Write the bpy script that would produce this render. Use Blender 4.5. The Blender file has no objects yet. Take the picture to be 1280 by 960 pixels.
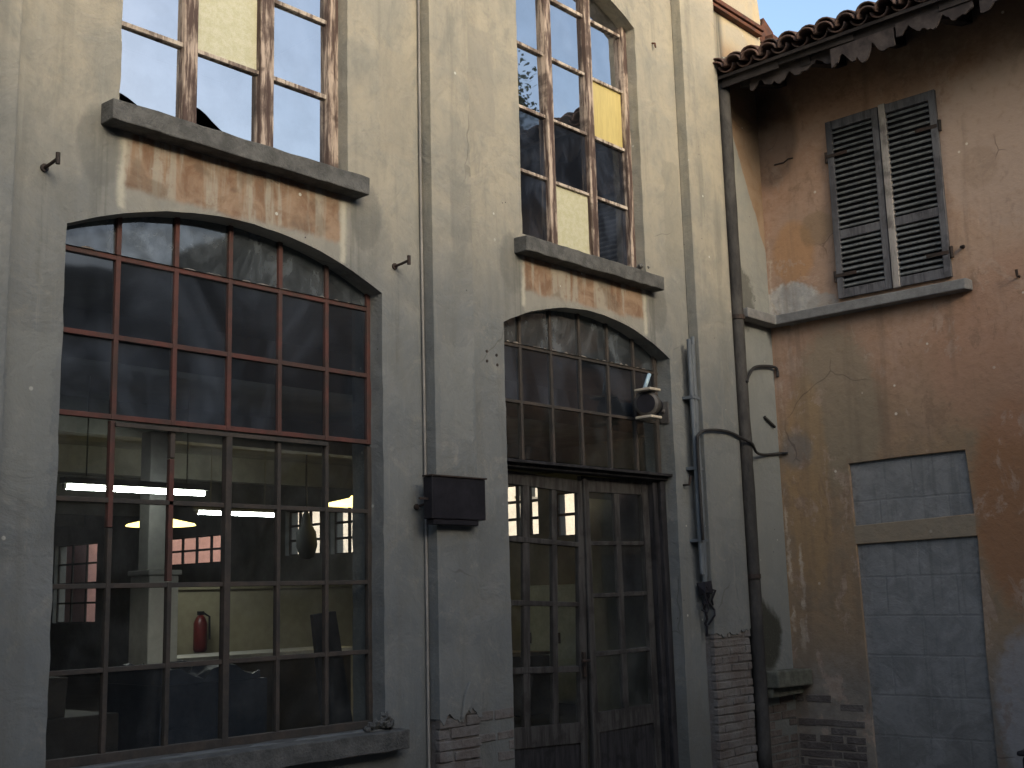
import bpy, bmesh, math, random
from mathutils import Vector, Matrix
random.seed(7)
R = math.radians
S = bpy.context.scene
COL = S.collection

# ------------------------------------------------------------------ nodes
class NT:
    def __init__(s, name):
        s.m = bpy.data.materials.new(name); s.m.use_nodes = True
        s.t = s.m.node_tree; s.t.nodes.clear()
        s.out = s.t.nodes.new('ShaderNodeOutputMaterial')
        s._co = None
    def new(s, typ, **kw):
        n = s.t.nodes.new(typ)
        for k, v in kw.items(): setattr(n, k, v)
        return n
    def put(s, sock, v):
        if isinstance(v, bpy.types.NodeSocket): s.t.links.new(v, sock)
        elif isinstance(v, (int, float)):
            try: sock.default_value = v
            except TypeError: sock.default_value = (v, v, v, 1)[:len(sock.default_value)]
        else:
            v = tuple(v)
            if len(sock.default_value) == 4 and len(v) == 3: v = v + (1,)
            sock.default_value = v
    def co(s):
        if s._co is None: s._co = s.new('ShaderNodeTexCoord').outputs['Object']
        return s._co
    def xyz(s):
        n = s.new('ShaderNodeSeparateXYZ'); s.put(n.inputs[0], s.co()); return n.outputs
    def map(s, scale, loc=(0, 0, 0), rot=(0, 0, 0)):
        n = s.new('ShaderNodeMapping'); s.put(n.inputs['Vector'], s.co())
        n.inputs['Scale'].default_value = scale; n.inputs['Location'].default_value = loc; n.inputs['Rotation'].default_value = rot
        return n.outputs[0]
    def noise(s, scale=1, detail=4, rough=.55, vec=None, dist=0):
        n = s.new('ShaderNodeTexNoise'); s.put(n.inputs['Vector'], vec if vec is not None else s.co())
        n.inputs['Scale'].default_value = scale; n.inputs['Detail'].default_value = detail
        n.inputs['Roughness'].default_value = rough; n.inputs['Distortion'].default_value = dist
        return n.outputs[0]
    def math(s, op, a, b=0, c=0, clamp=False):
        n = s.new('ShaderNodeMath', operation=op, use_clamp=clamp)
        s.put(n.inputs[0], a); s.put(n.inputs[1], b); s.put(n.inputs[2], c); return n.outputs[0]
    def mr(s, v, a, b, c=0., d=1.):            # smooth map range
        n = s.new('ShaderNodeMapRange', interpolation_type='SMOOTHSTEP')
        s.put(n.inputs[0], v)
        for i, x in enumerate((a, b, c, d)): s.put(n.inputs[i + 1], x)
        return n.outputs[0]
    def mix(s, f, a, b, mode='MIX'):
        n = s.new('ShaderNodeMix', data_type='RGBA', blend_type=mode)
        s.put(n.inputs[0], f); s.put(n.inputs[6], a); s.put(n.inputs[7], b); return n.outputs[2]
    def mul(s, a, b): return s.math('MULTIPLY', a, b)
    def add(s, a, b): return s.math('ADD', a, b)
    def box(s, u, v, u0, u1, v0, v1, n=None, e=.02, amp=.1):
        """soft box mask with a noisy edge"""
        if n is not None:
            d = s.math('MULTIPLY_ADD', n, amp, -amp * .5); u = s.add(u, d); v = s.add(v, d)
        r = s.mul(s.mr(u, u0 - e, u0 + e), s.mr(u, u1 + e, u1 - e))
        return s.mul(r, s.mul(s.mr(v, v0 - e, v0 + e), s.mr(v, v1 + e, v1 - e)))
    def blob(s, u, v, cu, cv, ru, rv, n=None, amp=.9, soft=.32):
        a = s.math('DIVIDE', s.add(u, -cu), ru); b = s.math('DIVIDE', s.add(v, -cv), rv)
        d = s.add(s.mul(a, a), s.mul(b, b))
        if n is not None: d = s.add(d, s.math('MULTIPLY_ADD', n, amp * 2, -amp))
        return s.mr(d, 1 + soft, 1 - soft)
    def bump(s, h, strength=.5, dist=.01, prev=None):
        n = s.new('ShaderNodeBump'); n.inputs['Strength'].default_value = strength
        n.inputs['Distance'].default_value = dist; s.put(n.inputs['Height'], h)
        if prev is not None: s.put(n.inputs['Normal'], prev)
        return n.outputs[0]
    def principled(s, color, rough=.9, normal=None, spec=.25, metal=0, emit=None, es=0):
        n = s.new('ShaderNodeBsdfPrincipled')
        s.put(n.inputs['Base Color'], color); s.put(n.inputs['Roughness'], rough)
        n.inputs['Specular IOR Level'].default_value = spec; n.inputs['Metallic'].default_value = metal
        if normal is not None: s.put(n.inputs['Normal'], normal)
        if emit is not None:
            s.put(n.inputs['Emission Color'], emit); n.inputs['Emission Strength'].default_value = es
        return n.outputs[0]
    def done(s, sh):
        s.t.links.new(sh, s.out.inputs[0]); return s.m

def simple(name, c1, c2, scale=6, rough=.85, stretch=(1, 1, 1), spec=.2, metal=0, bump=.3, lo=.35, hi=.65, bd=.006):
    t = NT(name); v = t.map(stretch)
    n = t.noise(scale, 6, .65, v)
    col = t.mix(t.mr(n, lo, hi), c1, c2)
    n2 = t.noise(scale * 7, 3, .6, v)
    col = t.mix(t.mr(n2, .3, .75, 0, .35), col, tuple(x * .55 for x in c1))
    return t.done(t.principled(col, rough, t.bump(n2, bump, bd), spec, metal))

# ---- grey-beige plaster of the factory
def m_plaster():
    t = NT('factory_plaster'); X, Y, Z = t.xyz()
    nb = t.noise(.9, 5, .6); nm = t.noise(2.7, 6, .62, dist=.6); nf = t.noise(14, 5, .65); ng = t.noise(60, 3, .6)
    nst = t.noise(1, 5, .6, t.map((7, 7, .45)))
    nst2 = t.noise(1, 4, .6, t.map((22, 22, .8), (3, 1, 2)))
    warm = t.mix(t.mr(nm, .34, .68), (.47, .41, .325), (.37, .34, .29))
    grey = t.mix(t.mr(nm, .3, .7), (.265, .268, .268), (.205, .213, .22))
    # greyer tone on the lower storey, ragged upper edge
    zz = t.add(Z, t.math('MULTIPLY_ADD', nb, 2.4, -1.2))
    col = t.mix(t.mr(zz, 5.0, 3.0), warm, grey)
    col = t.mix(t.mul(t.mr(t.noise(1.3, 7, .72, t.map((1, 1, .75), (2, 6, 3)), .5), .55, .62), .4), col, t.mix(t.mr(nf, .4, .6), (.30, .285, .255), (.26, .25, .225)))
    # pale and dark blotches, trowel smears
    col = t.mix(t.mr(t.noise(4, 6, .75, dist=1.1), .52, .74, 0, .38), col, (.50, .455, .385))
    col = t.mix(t.mr(t.noise(1.6, 6, .7, t.map((1, 1, .6), (9, 2, 4)), dist=1.2), .5, .68, 0, .5), col, (.22, .215, .2))
    col = t.mix(t.mr(nst, .5, .72, 0, .45), col, (.20, .19, .17))
    col = t.mix(t.mr(nst2, .6, .75, 0, .22), col, (.52, .49, .43))
    col = t.mix(t.mr(nf, .45, .8, 0, .35), col, (.24, .23, .205))
    # rusty fields below the upper sills with lime runs
    for (x0, x1) in ((3.14, 4.64), (6.37, 7.86)):
        fld = t.box(X, Z, x0, x1, 3.80, 4.2, nm, .025, .16)
        edge = t.box(X, Z, x0 - .0, x1 + .0, 3.62, 4.2, nf, .02, .03)
        o = t.mix(t.mr(t.noise(6, 5, .65, dist=.8), .35, .65), (.27, .165, .11), (.40, .275, .195))
        o = t.mix(t.mr(t.noise(1, 4, .6, t.map((8, 8, .9), (1, 5, 0))), .49, .6, 0, .8), o, (.45, .40, .33))
        o = t.mix(t.mr(nf, .5, .7, 0, .5), o, (.25, .14, .09))
        o = t.mix(t.mr(t.noise(3.3, 3, .5), .55, .62, 0, .5), o, (.19, .14, .105))
        col = t.mix(t.mul(edge, .35), col, (.44, .40, .34))
        col = t.mix(fld, col, o)
        for xe in (x0 - .01, x1 + .02):
            col = t.mix(t.mul(t.box(X, Z, xe - .022, xe + .022, 3.68, 4.08, nf, .02, .05), .8), col, (.62, .57, .47))
    # squared patch on the second pilaster
    col = t.mix(t.mul(t.box(X, Z, 5.52, 5.78, 4.0, 4.42, nf, .01, .03), .5), col, (.25, .24, .22))
    for (a, b, c, d, k, al) in ((2.56, 2.80, 2.1, 2.95, (.30, .30, .285), .5), (8.24, 8.48, 4.35, 5.3, (.31, .285, .24), .55), (4.98, 5.28, 4.5, 5.25, (.40, .35, .28), .5), (5.40, 5.70, 2.62, 3.25, (.31, .31, .295), .4), (5.78, 6.1, 4.9, 5.7, (.33, .30, .26), .5), (8.56, 9.02, 2.2, 2.75, (.28, .285, .28), .45)):
        col = t.mix(t.mul(t.box(X, Z, a, b, c, d, t.add(t.mul(nm, .5), t.mul(nf, .5)), .008, .22), al), col, k)
    for (cx, z0, z1, wd) in ((3.02, 3.2, 4.15, .05), (4.745, 3.1, 4.12, .055), (6.30, 3.15, 4.07, .045), (7.985, 3.0, 4.07, .05), (5.10, 3.1, 3.73, .02), (2.71, 3.2, 3.80, .02)):
        run = t.mul(t.box(X, Z, cx - wd, cx + wd, z0, z1, nf, .03, .06), t.mr(t.noise(1, 4, .65, t.map((26, 26, .9), (cx, 0, 0))), .4, .6))
        col = t.mix(t.mul(run, .55), col, (.15, .145, .13))
    # ochre limewash running over from the next house
    line = t.add(t.add(X, -9.385), t.mul(t.add(Z, -5.99), .46))
    och = t.mul(t.mul(t.mr(t.add(line, t.math('MULTIPLY_ADD', nm, .12, -.06)), -.012, .012), t.mr(X, 9.3, 9.32)), t.mr(Z, 6.9, 6.7))
    oc = t.mix(t.mr(nm, .35, .65), (.30, .19, .12), (.36, .25, .175))
    col = t.mix(och, col, oc)
    seg = t.mul(t.mr(X, 9.32, 9.36), t.mr(Z, 6.2, 6.0))
    col = t.mix(t.mul(seg, t.mul(t.math('SUBTRACT', 1, och), .55)), col, (.30, .31, .31))
    col = t.mix(t.mul(seg, t.blob(X, Z, 9.45, 1.15, .3, .33, nm)), col, (.07, .07, .06))
    col = t.mix(t.mul(t.mr(X, 9.28, 9.36), t.mul(t.blob(X, Z, 9.4, 4.25, .25, .3, nf), .8)), col, (.13, .125, .115))
    # warm plaster above the roof
    col = t.mix(t.mul(t.mr(Z, 6.5, 7.1), t.mr(X, 8.6, 9.2)), col, t.mix(t.mr(nm, .4, .6), (.60, .48, .33), (.52, .45, .36)))
    # darker band near the ground, dirt beside the downpipe
    col = t.mix(t.mr(t.add(Z, t.math('MULTIPLY_ADD', nm, 1.6, -.8)), 1.1, .2, 0, .6), col, (.13, .125, .115))
    col = t.mix(t.mul(t.mr(t.math('ABSOLUTE', t.add(X, -9.22)), .2, .06), t.mr(nst, .35, .6)), col, (.10, .098, .09))
    # dark grime runs at both ends of the sills
    for (cx, cz) in ((3.0, 4.0), (4.85, 4.02), (6.24, 3.98), (8.07, 3.96)):
        col = t.mix(t.mul(t.blob(X, Z, cx, cz, .13, .22, nf, .6), .55), col, (.17, .165, .155))
    # small chips showing white, small dark pits
    v = t.new('ShaderNodeTexVoronoi'); v.inputs['Scale'].default_value = 5.5; t.put(v.inputs['Vector'], t.co())
    col = t.mix(t.mul(t.mr(v.outputs['Distance'], .07, .045), t.mr(t.noise(1.3, 2), .5, .56)), col, (.62, .60, .55))
    v = t.new('ShaderNodeTexVoronoi'); v.inputs['Scale'].default_value = 8.5; t.put(v.inputs['Vector'], t.map((1, 1, 1), (4.4, 2, 7)))
    col = t.mix(t.mul(t.mr(v.outputs['Distance'], .06, .04), t.mr(t.noise(1.7, 2), .55, .6)), col, (.09, .085, .08))
    gr = t.noise(34, 4, .7)
    col = t.mix(t.mr(gr, .52, .72, 0, .16), col, (.22, .21, .19)); col = t.mix(t.mr(gr, .46, .3, 0, .12), col, (.48, .45, .40))
    fl = t.noise(6.5, 7, .75, t.map((1, 1, .8), (8, 3, 2)), .3)
    col = t.mix(t.mul(t.mr(fl, .60, .66), .14), col, (.24, .23, .21))
    # hair cracks
    v = t.new('ShaderNodeTexVoronoi', feature='DISTANCE_TO_EDGE'); v.inputs['Scale'].default_value = 1.1
    w = t.new('ShaderNodeMix', data_type='VECTOR'); w.inputs[0].default_value = .18
    t.put(w.inputs[4], t.co()); nn = t.new('ShaderNodeTexNoise'); nn.inputs['Scale'].default_value = 3; t.put(nn.inputs['Vector'], t.co()); t.put(w.inputs[5], nn.outputs['Color'])
    t.put(v.inputs['Vector'], w.outputs[1])
    crack = t.mul(t.mr(v.outputs['Distance'], .006, .0015), t.mr(t.noise(.8, 2), .6, .64))
    col = t.mix(t.mul(crack, .45), col, (.11, .105, .095))
    col = t.mix(1, col, (.672, .712, .71), 'MULTIPLY')
    h = t.add(t.mul(nm, 1.5), t.add(t.mul(nf, .35), t.mul(ng, .12)))
    return t.done(t.principled(col, .93, t.bump(h, .75, .022), .12))

def m_ochre():
    t = NT('ochre_plaster'); X, Y, Z = t.xyz()
    nb = t.noise(.8, 5, .6); nm = t.noise(2.6, 6, .62, dist=.7); nf = t.noise(13, 5, .65); ng = t.noise(55, 3, .6)
    nst = t.noise(1, 5, .6, t.map((6, 6, .5))); nm = t.add(t.mul(nm, .62), t.mul(nf, .38))
    up = t.mix(t.mr(nm, .34, .66), (.34, .225, .16), (.285, .175, .112))
    up = t.mix(t.mr(nb, .42, .62, 0, .7), up, (.27, .19, .14))
    lowc = t.mix(t.mr(nm, .35, .65), (.26, .175, .10), (.20, .15, .10))
    zz = t.add(Z, t.math('MULTIPLY_ADD', nb, 2.0, -1.0))
    col = t.mix(t.mr(zz, 3.6, 2.5), up, lowc)
    # pale plaster loss at the upper right, olive and yellow fields in the middle
    col = t.mix(t.mul(t.blob(Y, Z, -2.6, 4.9, .9, 1.3, nm), .4), col, (.36, .27, .20))
    col = t.mix(t.mul(t.blob(Y, Z, -.62, 3.2, .42, .75, nm, 1.0), .75), col, (.20, .17, .12))
    col = t.mix(t.mul(t.blob(Y, Z, -.28, 2.55, .22, 1.0, nm, .7), .55), col, (.29, .185, .085))
    col = t.mix(t.mul(t.blob(Y, Z, -.3, 4.72, .22, .3, nm, .7), .7), col, (.33, .18, .08))
    col = t.mix(t.mul(t.blob(Y, Z, -2.2, 2.2, .42, .9, nm, .6), .8), col, (.24, .115, .055))
    col = t.mix(t.mul(t.blob(Y, Z, -2.5, 3.5, 1.0, .8, nm, .8), .5), col, (.30, .165, .105))
    # trowel patches
    col = t.mix(t.mul(t.blob(Y, Z, -2.1, 5.1, .16, .18, nf, .7), .55), col, (.21, .135, .08))
    col = t.mix(t.mul(t.blob(Y, Z, -.55, 4.9, .18, .16, nf, .7), .55), col, (.17, .12, .07))
    # cement repair just above the string course, second grey patch by the cable
    pat = t.blob(Y, Z, -.22, 4.24, .3, .2, nf, .7, .25)
    col = t.mix(t.mul(pat, .95), col, t.mix(t.mr(nm, .35, .6), (.44, .42, .38), (.26, .27, .27)))
    col = t.mix(t.mul(t.blob(Y, Z, -.19, 2.85, .15, .17, nf, .8, .7), .65), col, (.13, .135, .14))
    col = t.mix(t.mul(t.blob(Y, Z, -.55, 4.18, .16, .1, nf, .6), .8), col, (.24, .235, .22))
    # pale worn arris along the corner, whitish runs
    for (yc, z0, z1, w, a) in ((-.03, 1.2, 2.5, .012, .9), (-.16, 1.1, 2.0, .016, .9), (-.035, 4.1, 5.0, .01, .8), (-.12, 1.0, 1.35, .03, .6), (-.07, 2.9, 3.5, .012, .5), (-2.13, .6, 1.6, .03, .7), (-1.9, .1, .78, .014, .9)):
        col = t.mix(t.mul(t.mul(t.box(Y, Z, yc - w, yc + w, z0, z1, t.noise(9, 5, .7), .012, .16), t.mr(t.noise(6, 4, .6), .36, .58)), a * .8), col, (.45, .385, .30))
    # grey cement below, dark damp at the foot
    gz = t.add(Z, t.math('MULTIPLY_ADD', nm, 1.2, -.6))
    col = t.mix(t.mr(gz, 1.35, .65, 0, .85), col, t.mix(t.mr(nm, .4, .6), (.19, .175, .15), (.135, .13, .12)))
    col = t.mix(t.mul(t.blob(Y, Z, -2.1, .6, .28, .6, nf, .4), .7), col, (.24, .24, .25))
    # peeled limewash showing the paler undercoat, and darker rubbed islands
    pe = t.noise(1.9, 7, .72, t.map((1, 1, .8), (3, 8, 1)), .4)
    col = t.mix(t.mul(t.mr(pe, .555, .60), .5), col, t.mix(t.mr(nf, .4, .6), (.36, .275, .215), (.30, .215, .16)))
    pd = t.noise(2.4, 7, .7, t.map((1, 1, .7), (7, 1, 5)), .5)
    col = t.mix(t.mul(t.mr(pd, .57, .63), .45), col, (.16, .105, .072))
    col = t.mix(t.mul(t.blob(Y, Z, -2.4, 5.3, .7, .8, nm, .9), .35), col, (.33, .27, .23))
    col = t.mix(t.mr(nst, .52, .75, 0, .45), col, (.13, .095, .07))
    col = t.mix(t.mr(nf, .5, .8, 0, .4), col, (.18, .12, .08))
    # shade below the eave and in its corner, painted into the colour
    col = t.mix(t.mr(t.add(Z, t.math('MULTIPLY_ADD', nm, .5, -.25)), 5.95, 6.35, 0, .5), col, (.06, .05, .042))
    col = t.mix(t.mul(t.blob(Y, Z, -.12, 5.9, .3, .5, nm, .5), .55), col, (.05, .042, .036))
    # crack beside the shutters and thin cracks below the sill
    v = t.new('ShaderNodeTexVoronoi', feature='DISTANCE_TO_EDGE'); v.inputs['Scale'].default_value = 1.5
    w = t.new('ShaderNodeMix', data_type='VECTOR'); w.inputs[0].default_value = .2
    t.put(w.inputs[4], t.co()); nn = t.new('ShaderNodeTexNoise'); nn.inputs['Scale'].default_value = 3; t.put(nn.inputs['Vector'], t.co()); t.put(w.inputs[5], nn.outputs['Color'])
    t.put(v.inputs['Vector'], w.outputs[1])
    crack = t.mul(t.mr(v.outputs['Distance'], .008, .002), t.mr(t.noise(.9, 2), .58, .62))
    col = t.mix(t.mul(crack, .5), col, (.07, .05, .04))
    v = t.new('ShaderNodeTexVoronoi'); v.inputs['Scale'].default_value = 5; t.put(v.inputs['Vector'], t.co())
    col = t.mix(t.mul(t.mr(v.outputs['Distance'], .08, .05), t.mr(t.noise(1.3, 2), .5, .56)), col, (.5, .44, .36))
    col = t.mix(t.mul(t.box(Y, Z, -1.78, -.70, 1.96, 2.15, nf, .01, .03), .7), col, (.21, .185, .14))
    hsv = t.new('ShaderNodeHueSaturation'); hsv.inputs['Saturation'].default_value = .95; hsv.inputs['Value'].default_value = 1.16; t.put(hsv.inputs['Color'], col); col = hsv.outputs[0]
    h = t.add(t.mul(nm, 1.6), t.add(t.mul(nf, .4), t.mul(ng, .12)))
    return t.done(t.principled(col, .93, t.bump(h, .45, .018), .12))

def m_blockfill():
    t = NT('grey_block_infill'); X, Y, Z = t.xyz()
    b = t.new('ShaderNodeTexBrick'); b.offset = .5
    c = t.new('ShaderNodeCombineXYZ'); nz = t.noise(5, 3)
    t.put(c.inputs[0], t.add(Y, t.mul(nz, .03))); t.put(c.inputs[1], t.add(Z, t.mul(nz, .02)))
    t.put(b.inputs['Vector'], c.outputs[0]); b.inputs['Scale'].default_value = 1
    b.inputs['Brick Width'].default_value = .62; b.inputs['Row Height'].default_value = .335
    b.inputs['Mortar Size'].default_value = .012; b.inputs['Mortar Smooth'].default_value = .6
    nm = t.noise(3.5, 6, .65, dist=.8); nf = t.noise(16, 5, .65)
    col = t.mix(t.mr(nm, .32, .66), (.165, .172, .174), (.225, .231, .231))
    col = t.mix(t.mul(b.outputs['Fac'], t.mr(nm, .4, .6, .0, .3)), col, (.10, .105, .11))
    col = t.mix(t.mr(nf, .5, .75, 0, .5), col, (.15, .155, .16))
    col = t.mix(t.mr(t.noise(5, 7, .75, dist=.5), .54, .68, 0, .38), col, (.32, .325, .32))
    col = t.mix(t.mr(t.add(Z, t.mul(nm, .8)), 1.5, .3, 0, .55), col, (.11, .105, .095))
    rn = t.noise(1, 5, .65, t.map((1, 12, .7), (0, 3, 1)))
    col = t.mix(t.mr(rn, .54, .68, 0, .45), col, (.115, .12, .12))
    ed = t.mr(t.add(t.math('ABSOLUTE', t.add(Y, 1.24)), t.math('MULTIPLY_ADD', nf, .22, -.11)), .42, .56)
    col = t.mix(t.mul(ed, .5), col, t.mix(t.mr(nf, .4, .6), (.29, .28, .26), (.14, .135, .125)))
    col = t.mix(t.mr(t.noise(2.2, 7, .75, t.map((1, 1, 1), (5, 2, 8))), .56, .61, 0, .35), col, (.27, .275, .275))
    h = t.add(t.mul(b.outputs['Fac'], -.15), t.add(nm, t.mul(nf, .5)))
    return t.done(t.principled(col, .92, t.bump(h, .7, .016), .12))

def m_oldwood(name, pale, dark, lo=.42, hi=.62):
    t = NT(name)
    v = t.map((9, 9, .9)); n = t.noise(2.4, 6, .65, v); n2 = t.noise(14, 4, .6, v); n3 = t.noise(5, 5, .6)
    col = t.mix(t.mr(n, lo, hi), pale, dark)
    col = t.mix(t.mr(n3, .5, .64, 0, .8), col, tuple(d * .8 for d in dark))
    col = t.mix(t.mr(n2, .5, .75, 0, .5), col, tuple(d * .5 for d in dark))
    return t.done(t.principled(col, .8, t.bump(t.add(n, n2), .5, .006), .2))

def m_glass(name, refl, edge, trans, dust, body, rough=.015, dirt=(.12, .125, .125), dscale=3.):
    """old thin pane: mirror share, see-through share, film of dust"""
    t = NT(name)
    gl = t.new('ShaderNodeBsdfGlossy'); gl.inputs['Roughness'].default_value = rough
    gl.inputs['Color'].default_value = (.97, .98, 1, 1)
    nw = t.noise(2.2, 2, .5); t.put(gl.inputs['Normal'], t.bump(nw, .12, .01))
    tr = t.new('ShaderNodeBsdfTransparent'); tr.inputs[0].default_value = tuple(trans) + (1,)
    df = t.new('ShaderNodeBsdfDiffuse')
    nd = t.noise(dscale, 6, .65, t.map((1, 1, .7)), .8)
    t.put(df.inputs[0], t.mix(t.mr(nd, .4, .7), tuple(x * .5 for x in dirt), dirt))
    bd = t.new('ShaderNodeMixShader'); t.put(bd.inputs[0], t.mr(nd, .35, .75, body * .55, body * 1.5))
    t.t.links.new(tr.outputs[0], bd.inputs[1]); t.t.links.new(df.outputs[0], bd.inputs[2])
    lw = t.new('ShaderNodeLayerWeight'); lw.inputs[0].default_value = .5
    fac = t.math('MULTIPLY_ADD', t.math('POWER', lw.outputs['Facing'], 3), edge, refl)
    fac = t.mul(fac, t.mr(t.noise(dscale * 1.7, 5, .6), .3, .7, 1 + dust * .4, 1 - dust))
    mx = t.new('ShaderNodeMixShader'); t.put(mx.inputs[0], fac)
    t.t.links.new(bd.outputs[0], mx.inputs[1]); t.t.links.new(gl.outputs[0], mx.inputs[2])
    return t.done(mx.outputs[0])

def m_emit(name, c, s):
    t = NT(name); return t.done(t.principled((.8, .8, .8), .4, None, .2, 0, c, s))

M = dict(
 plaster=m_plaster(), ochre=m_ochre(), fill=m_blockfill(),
 sill=simple('weathered_concrete', (.12, .122, .117), (.068, .07, .068), 9, .92, bump=.7, bd=.012),
 sill_grey=simple('grey_cement_trim', (.21, .215, .215), (.15, .15, .15), 7, .92, bump=.5),
 ledge=simple('mossy_stone', (.14, .145, .12), (.08, .085, .07), 9, .92, bump=.7),
 redbar=simple('red_oxide_steel', (.108, .046, .039), (.06, .042, .037), 5, .7, bump=.4),
 darkbar=simple('rusty_dark_steel', (.045, .043, .040), (.07, .058, .05), 6, .7, bump=.4),
 palebar=simple('pale_worn_steel', (.26, .24, .21), (.12, .10, .085), 8, .7, bump=.4),
 palewood=m_oldwood('peeling_window_wood', (.40, .33, .27), (.075, .052, .045), .40, .56),
 puttybar=m_oldwood('puttied_glazing_bar', (.42, .37, .31), (.13, .10, .085), .45, .6),
 greywood=m_oldwood('grey_weathered_door_wood', (.058, .057, .056), (.028, .027, .027)),
 bluewood=m_oldwood('blue_grey_door_wood', (.034, .034, .038), (.017, .017, .019)),
 shutter=m_oldwood('shutter_wood', (.115, .118, .13), (.07, .07, .078), .4, .66),
 slat=m_oldwood('shutter_slat_wood', (.155, .168, .175), (.10, .11, .115), .4, .66),
 stile=m_oldwood('worn_pale_stile', (.30, .285, .27), (.14, .13, .125), .5, .66),
 brick=simple('limewashed_brick', (.17, .167, .163), (.12, .104, .095), 5, .93, bump=.8, bd=.012),
 dampbrick=simple('damp_dirty_brick', (.14, .125, .115), (.09, .075, .068), 6, .93, bump=.8, bd=.012),
 rust=simple('rusty_iron', (.12, .05, .03), (.06, .035, .03), 12, .8, bump=.4),
 iron=simple('dark_iron', (.03, .026, .024), (.05, .035, .03), 12, .7),
 black=simple('black_painted_metal', (.012, .012, .016), (.02, .02, .026), 5, .55, bump=.1),
 tile=simple('old_roof_tile', (.14, .088, .075), (.07, .056, .055), 5, .9, bump=.5),
 eavewood=simple('dark_eave_wood', (.036, .032, .032), (.02, .018, .019), 6, .9),
 scrap=simple('torn_soffit_plaster', (.06, .052, .052), (.026, .023, .025), 8, .95),
 pipe=simple('dirty_downpipe', (.04, .04, .04), (.075, .073, .07), 4, .95, (1, 1, .5), .05, bump=.8, bd=.012),
 conduit=simple('blue_grey_conduit', (.085, .105, .125), (.14, .16, .175), 5, .55, (1, 1, .3), .35),
 cable=simple('black_cable', (.025, .025, .027), (.04, .04, .04), 10, .7),
 palecable=simple('pale_cable', (.30, .29, .27), (.18, .175, .165), 4, .7, (1, 1, .5)),
 cream=simple('cream_lamp_enamel', (.55, .50, .40), (.40, .36, .29), 8, .5),
 lampgrey=simple('grey_lamp_metal', (.11, .105, .10), (.07, .068, .066), 8, .55, spec=.4),
 bluerod=simple('pale_blue_rod', (.40, .55, .64), (.30, .44, .53), 6, .3, spec=.6),
 cobble=simple('cobble_stone', (.15, .145, .14), (.09, .088, .085), 3, .9),
 hallwall=simple('dingy_hall_wall', (.23, .235, .22), (.16, .165, .155), 1.6, .9),
 hallceil=simple('dingy_hall_ceiling', (.20, .20, .17), (.13, .13, .115), 1.6, .9),
 hallfloor=simple('hall_concrete_floor', (.11, .108, .10), (.07, .07, .066), 1.5, .6),
 colpale=simple('pale_column_paint', (.62, .64, .62), (.50, .52, .51), 2, .8),
 coldark=simple('dark_column_paint', (.06, .06, .058), (.09, .088, .08), 2, .8),
 partition=simple('cream_partition_paint', (.52, .47, .32), (.43, .39, .27), 1.4, .6),
 bench=simple('dark_bench_wood', (.05, .042, .036), (.03, .028, .026), 4, .7),
 benchtop=simple('pale_worn_benchtop', (.55, .54, .50), (.42, .41, .38), 5, .35, spec=.5),
 olive=simple('olive_board_paint', (.27, .26, .19), (.20, .195, .14), 2, .8),
 browncloth=simple('brown_cloth', (.075, .055, .058), (.055, .042, .045), 3, .9),
 locker=simple('pale_green_enamel', (.36, .40, .38), (.27, .31, .30), 3, .5),
 cardboard=simple('dusty_wood_lid', (.30, .24, .17), (.22, .18, .13), 4, .85),
 red=simple('red_enamel', (.17, .018, .016), (.11, .012, .012), 4, .35, spec=.5, bump=.05),
 tarp=simple('dark_blue_tarpaulin', (.02, .028, .045), (.035, .042, .06), 3, .55),
 plank=simple('dark_blue_grey_board', (.03, .034, .044), (.05, .052, .06), 3, .7),
 sack=simple('dark_sacking', (.010, .012, .012), (.016, .017, .016), 6, .9),
 pinkwall=simple('pink_plaster', (.52, .30, .27), (.44, .25, .22), 1.2, .9),
 whitewall=simple('white_plaster', (.80, .76, .70), (.70, .66, .6), 1.2, .9),
 opp=simple('brown_plaster', (.22, .17, .12), (.17, .135, .10), .8, .9),
 opptrim=simple('grey_stone_trim', (.30, .29, .27), (.24, .23, .22), 3, .9),
 darkpane=simple('dark_window_pane', (.02, .022, .025), (.03, .032, .035), 1, .15, spec=.5, bump=0),
 leaf=simple('leaf_green', (.035, .055, .02), (.06, .085, .03), 2, .8),
 bark=simple('tree_bark', (.08, .06, .045), (.05, .04, .03), 6, .9),
 creampane=simple('cream_frosted_pane', (.42, .415, .275), (.49, .485, .36), 22, .45, spec=.4, bump=.5, bd=.003),
 yellowpane=simple('yellow_frosted_pane', (.49, .41, .165), (.42, .35, .14), 3, .45, (6, 6, .5), spec=.4, bump=.2),
 glass_up=m_glass('sky_reflecting_glass', .50, .22, (.45, .47, .5), .07, .35, .012, (.09, .10, .12)),
 glass_low=m_glass('dusty_lower_glass', .055, .5, (.80, .84, .84), .5, .10, .02, (.17, .185, .19)),
 glass_top=m_glass('grimy_glass', .045, .5, (.40, .45, .5), .2, .5, .04, (.062, .076, .098), 1.3),
 glass_arch=m_glass('dust_filmed_glass', .07, .55, (.40, .45, .5), .5, .62, .05, (.115, .135, .15), 4.),
 glass_dull=m_glass('dull_dark_glass', .13, .3, (.3, .32, .38), .3, .55, .03, (.045, .058, .085)),
 glass_far=m_glass('far_window_glass', .04, .3, (.92, .92, .92), .3, .08, .05, (.4, .4, .4)),
 tube=m_emit('fluorescent_tube', (.97, 1, .94), 32),
 lamp=m_emit('glowing_lamp_shade', (1, .74, .22), 2.0),
)

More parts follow.
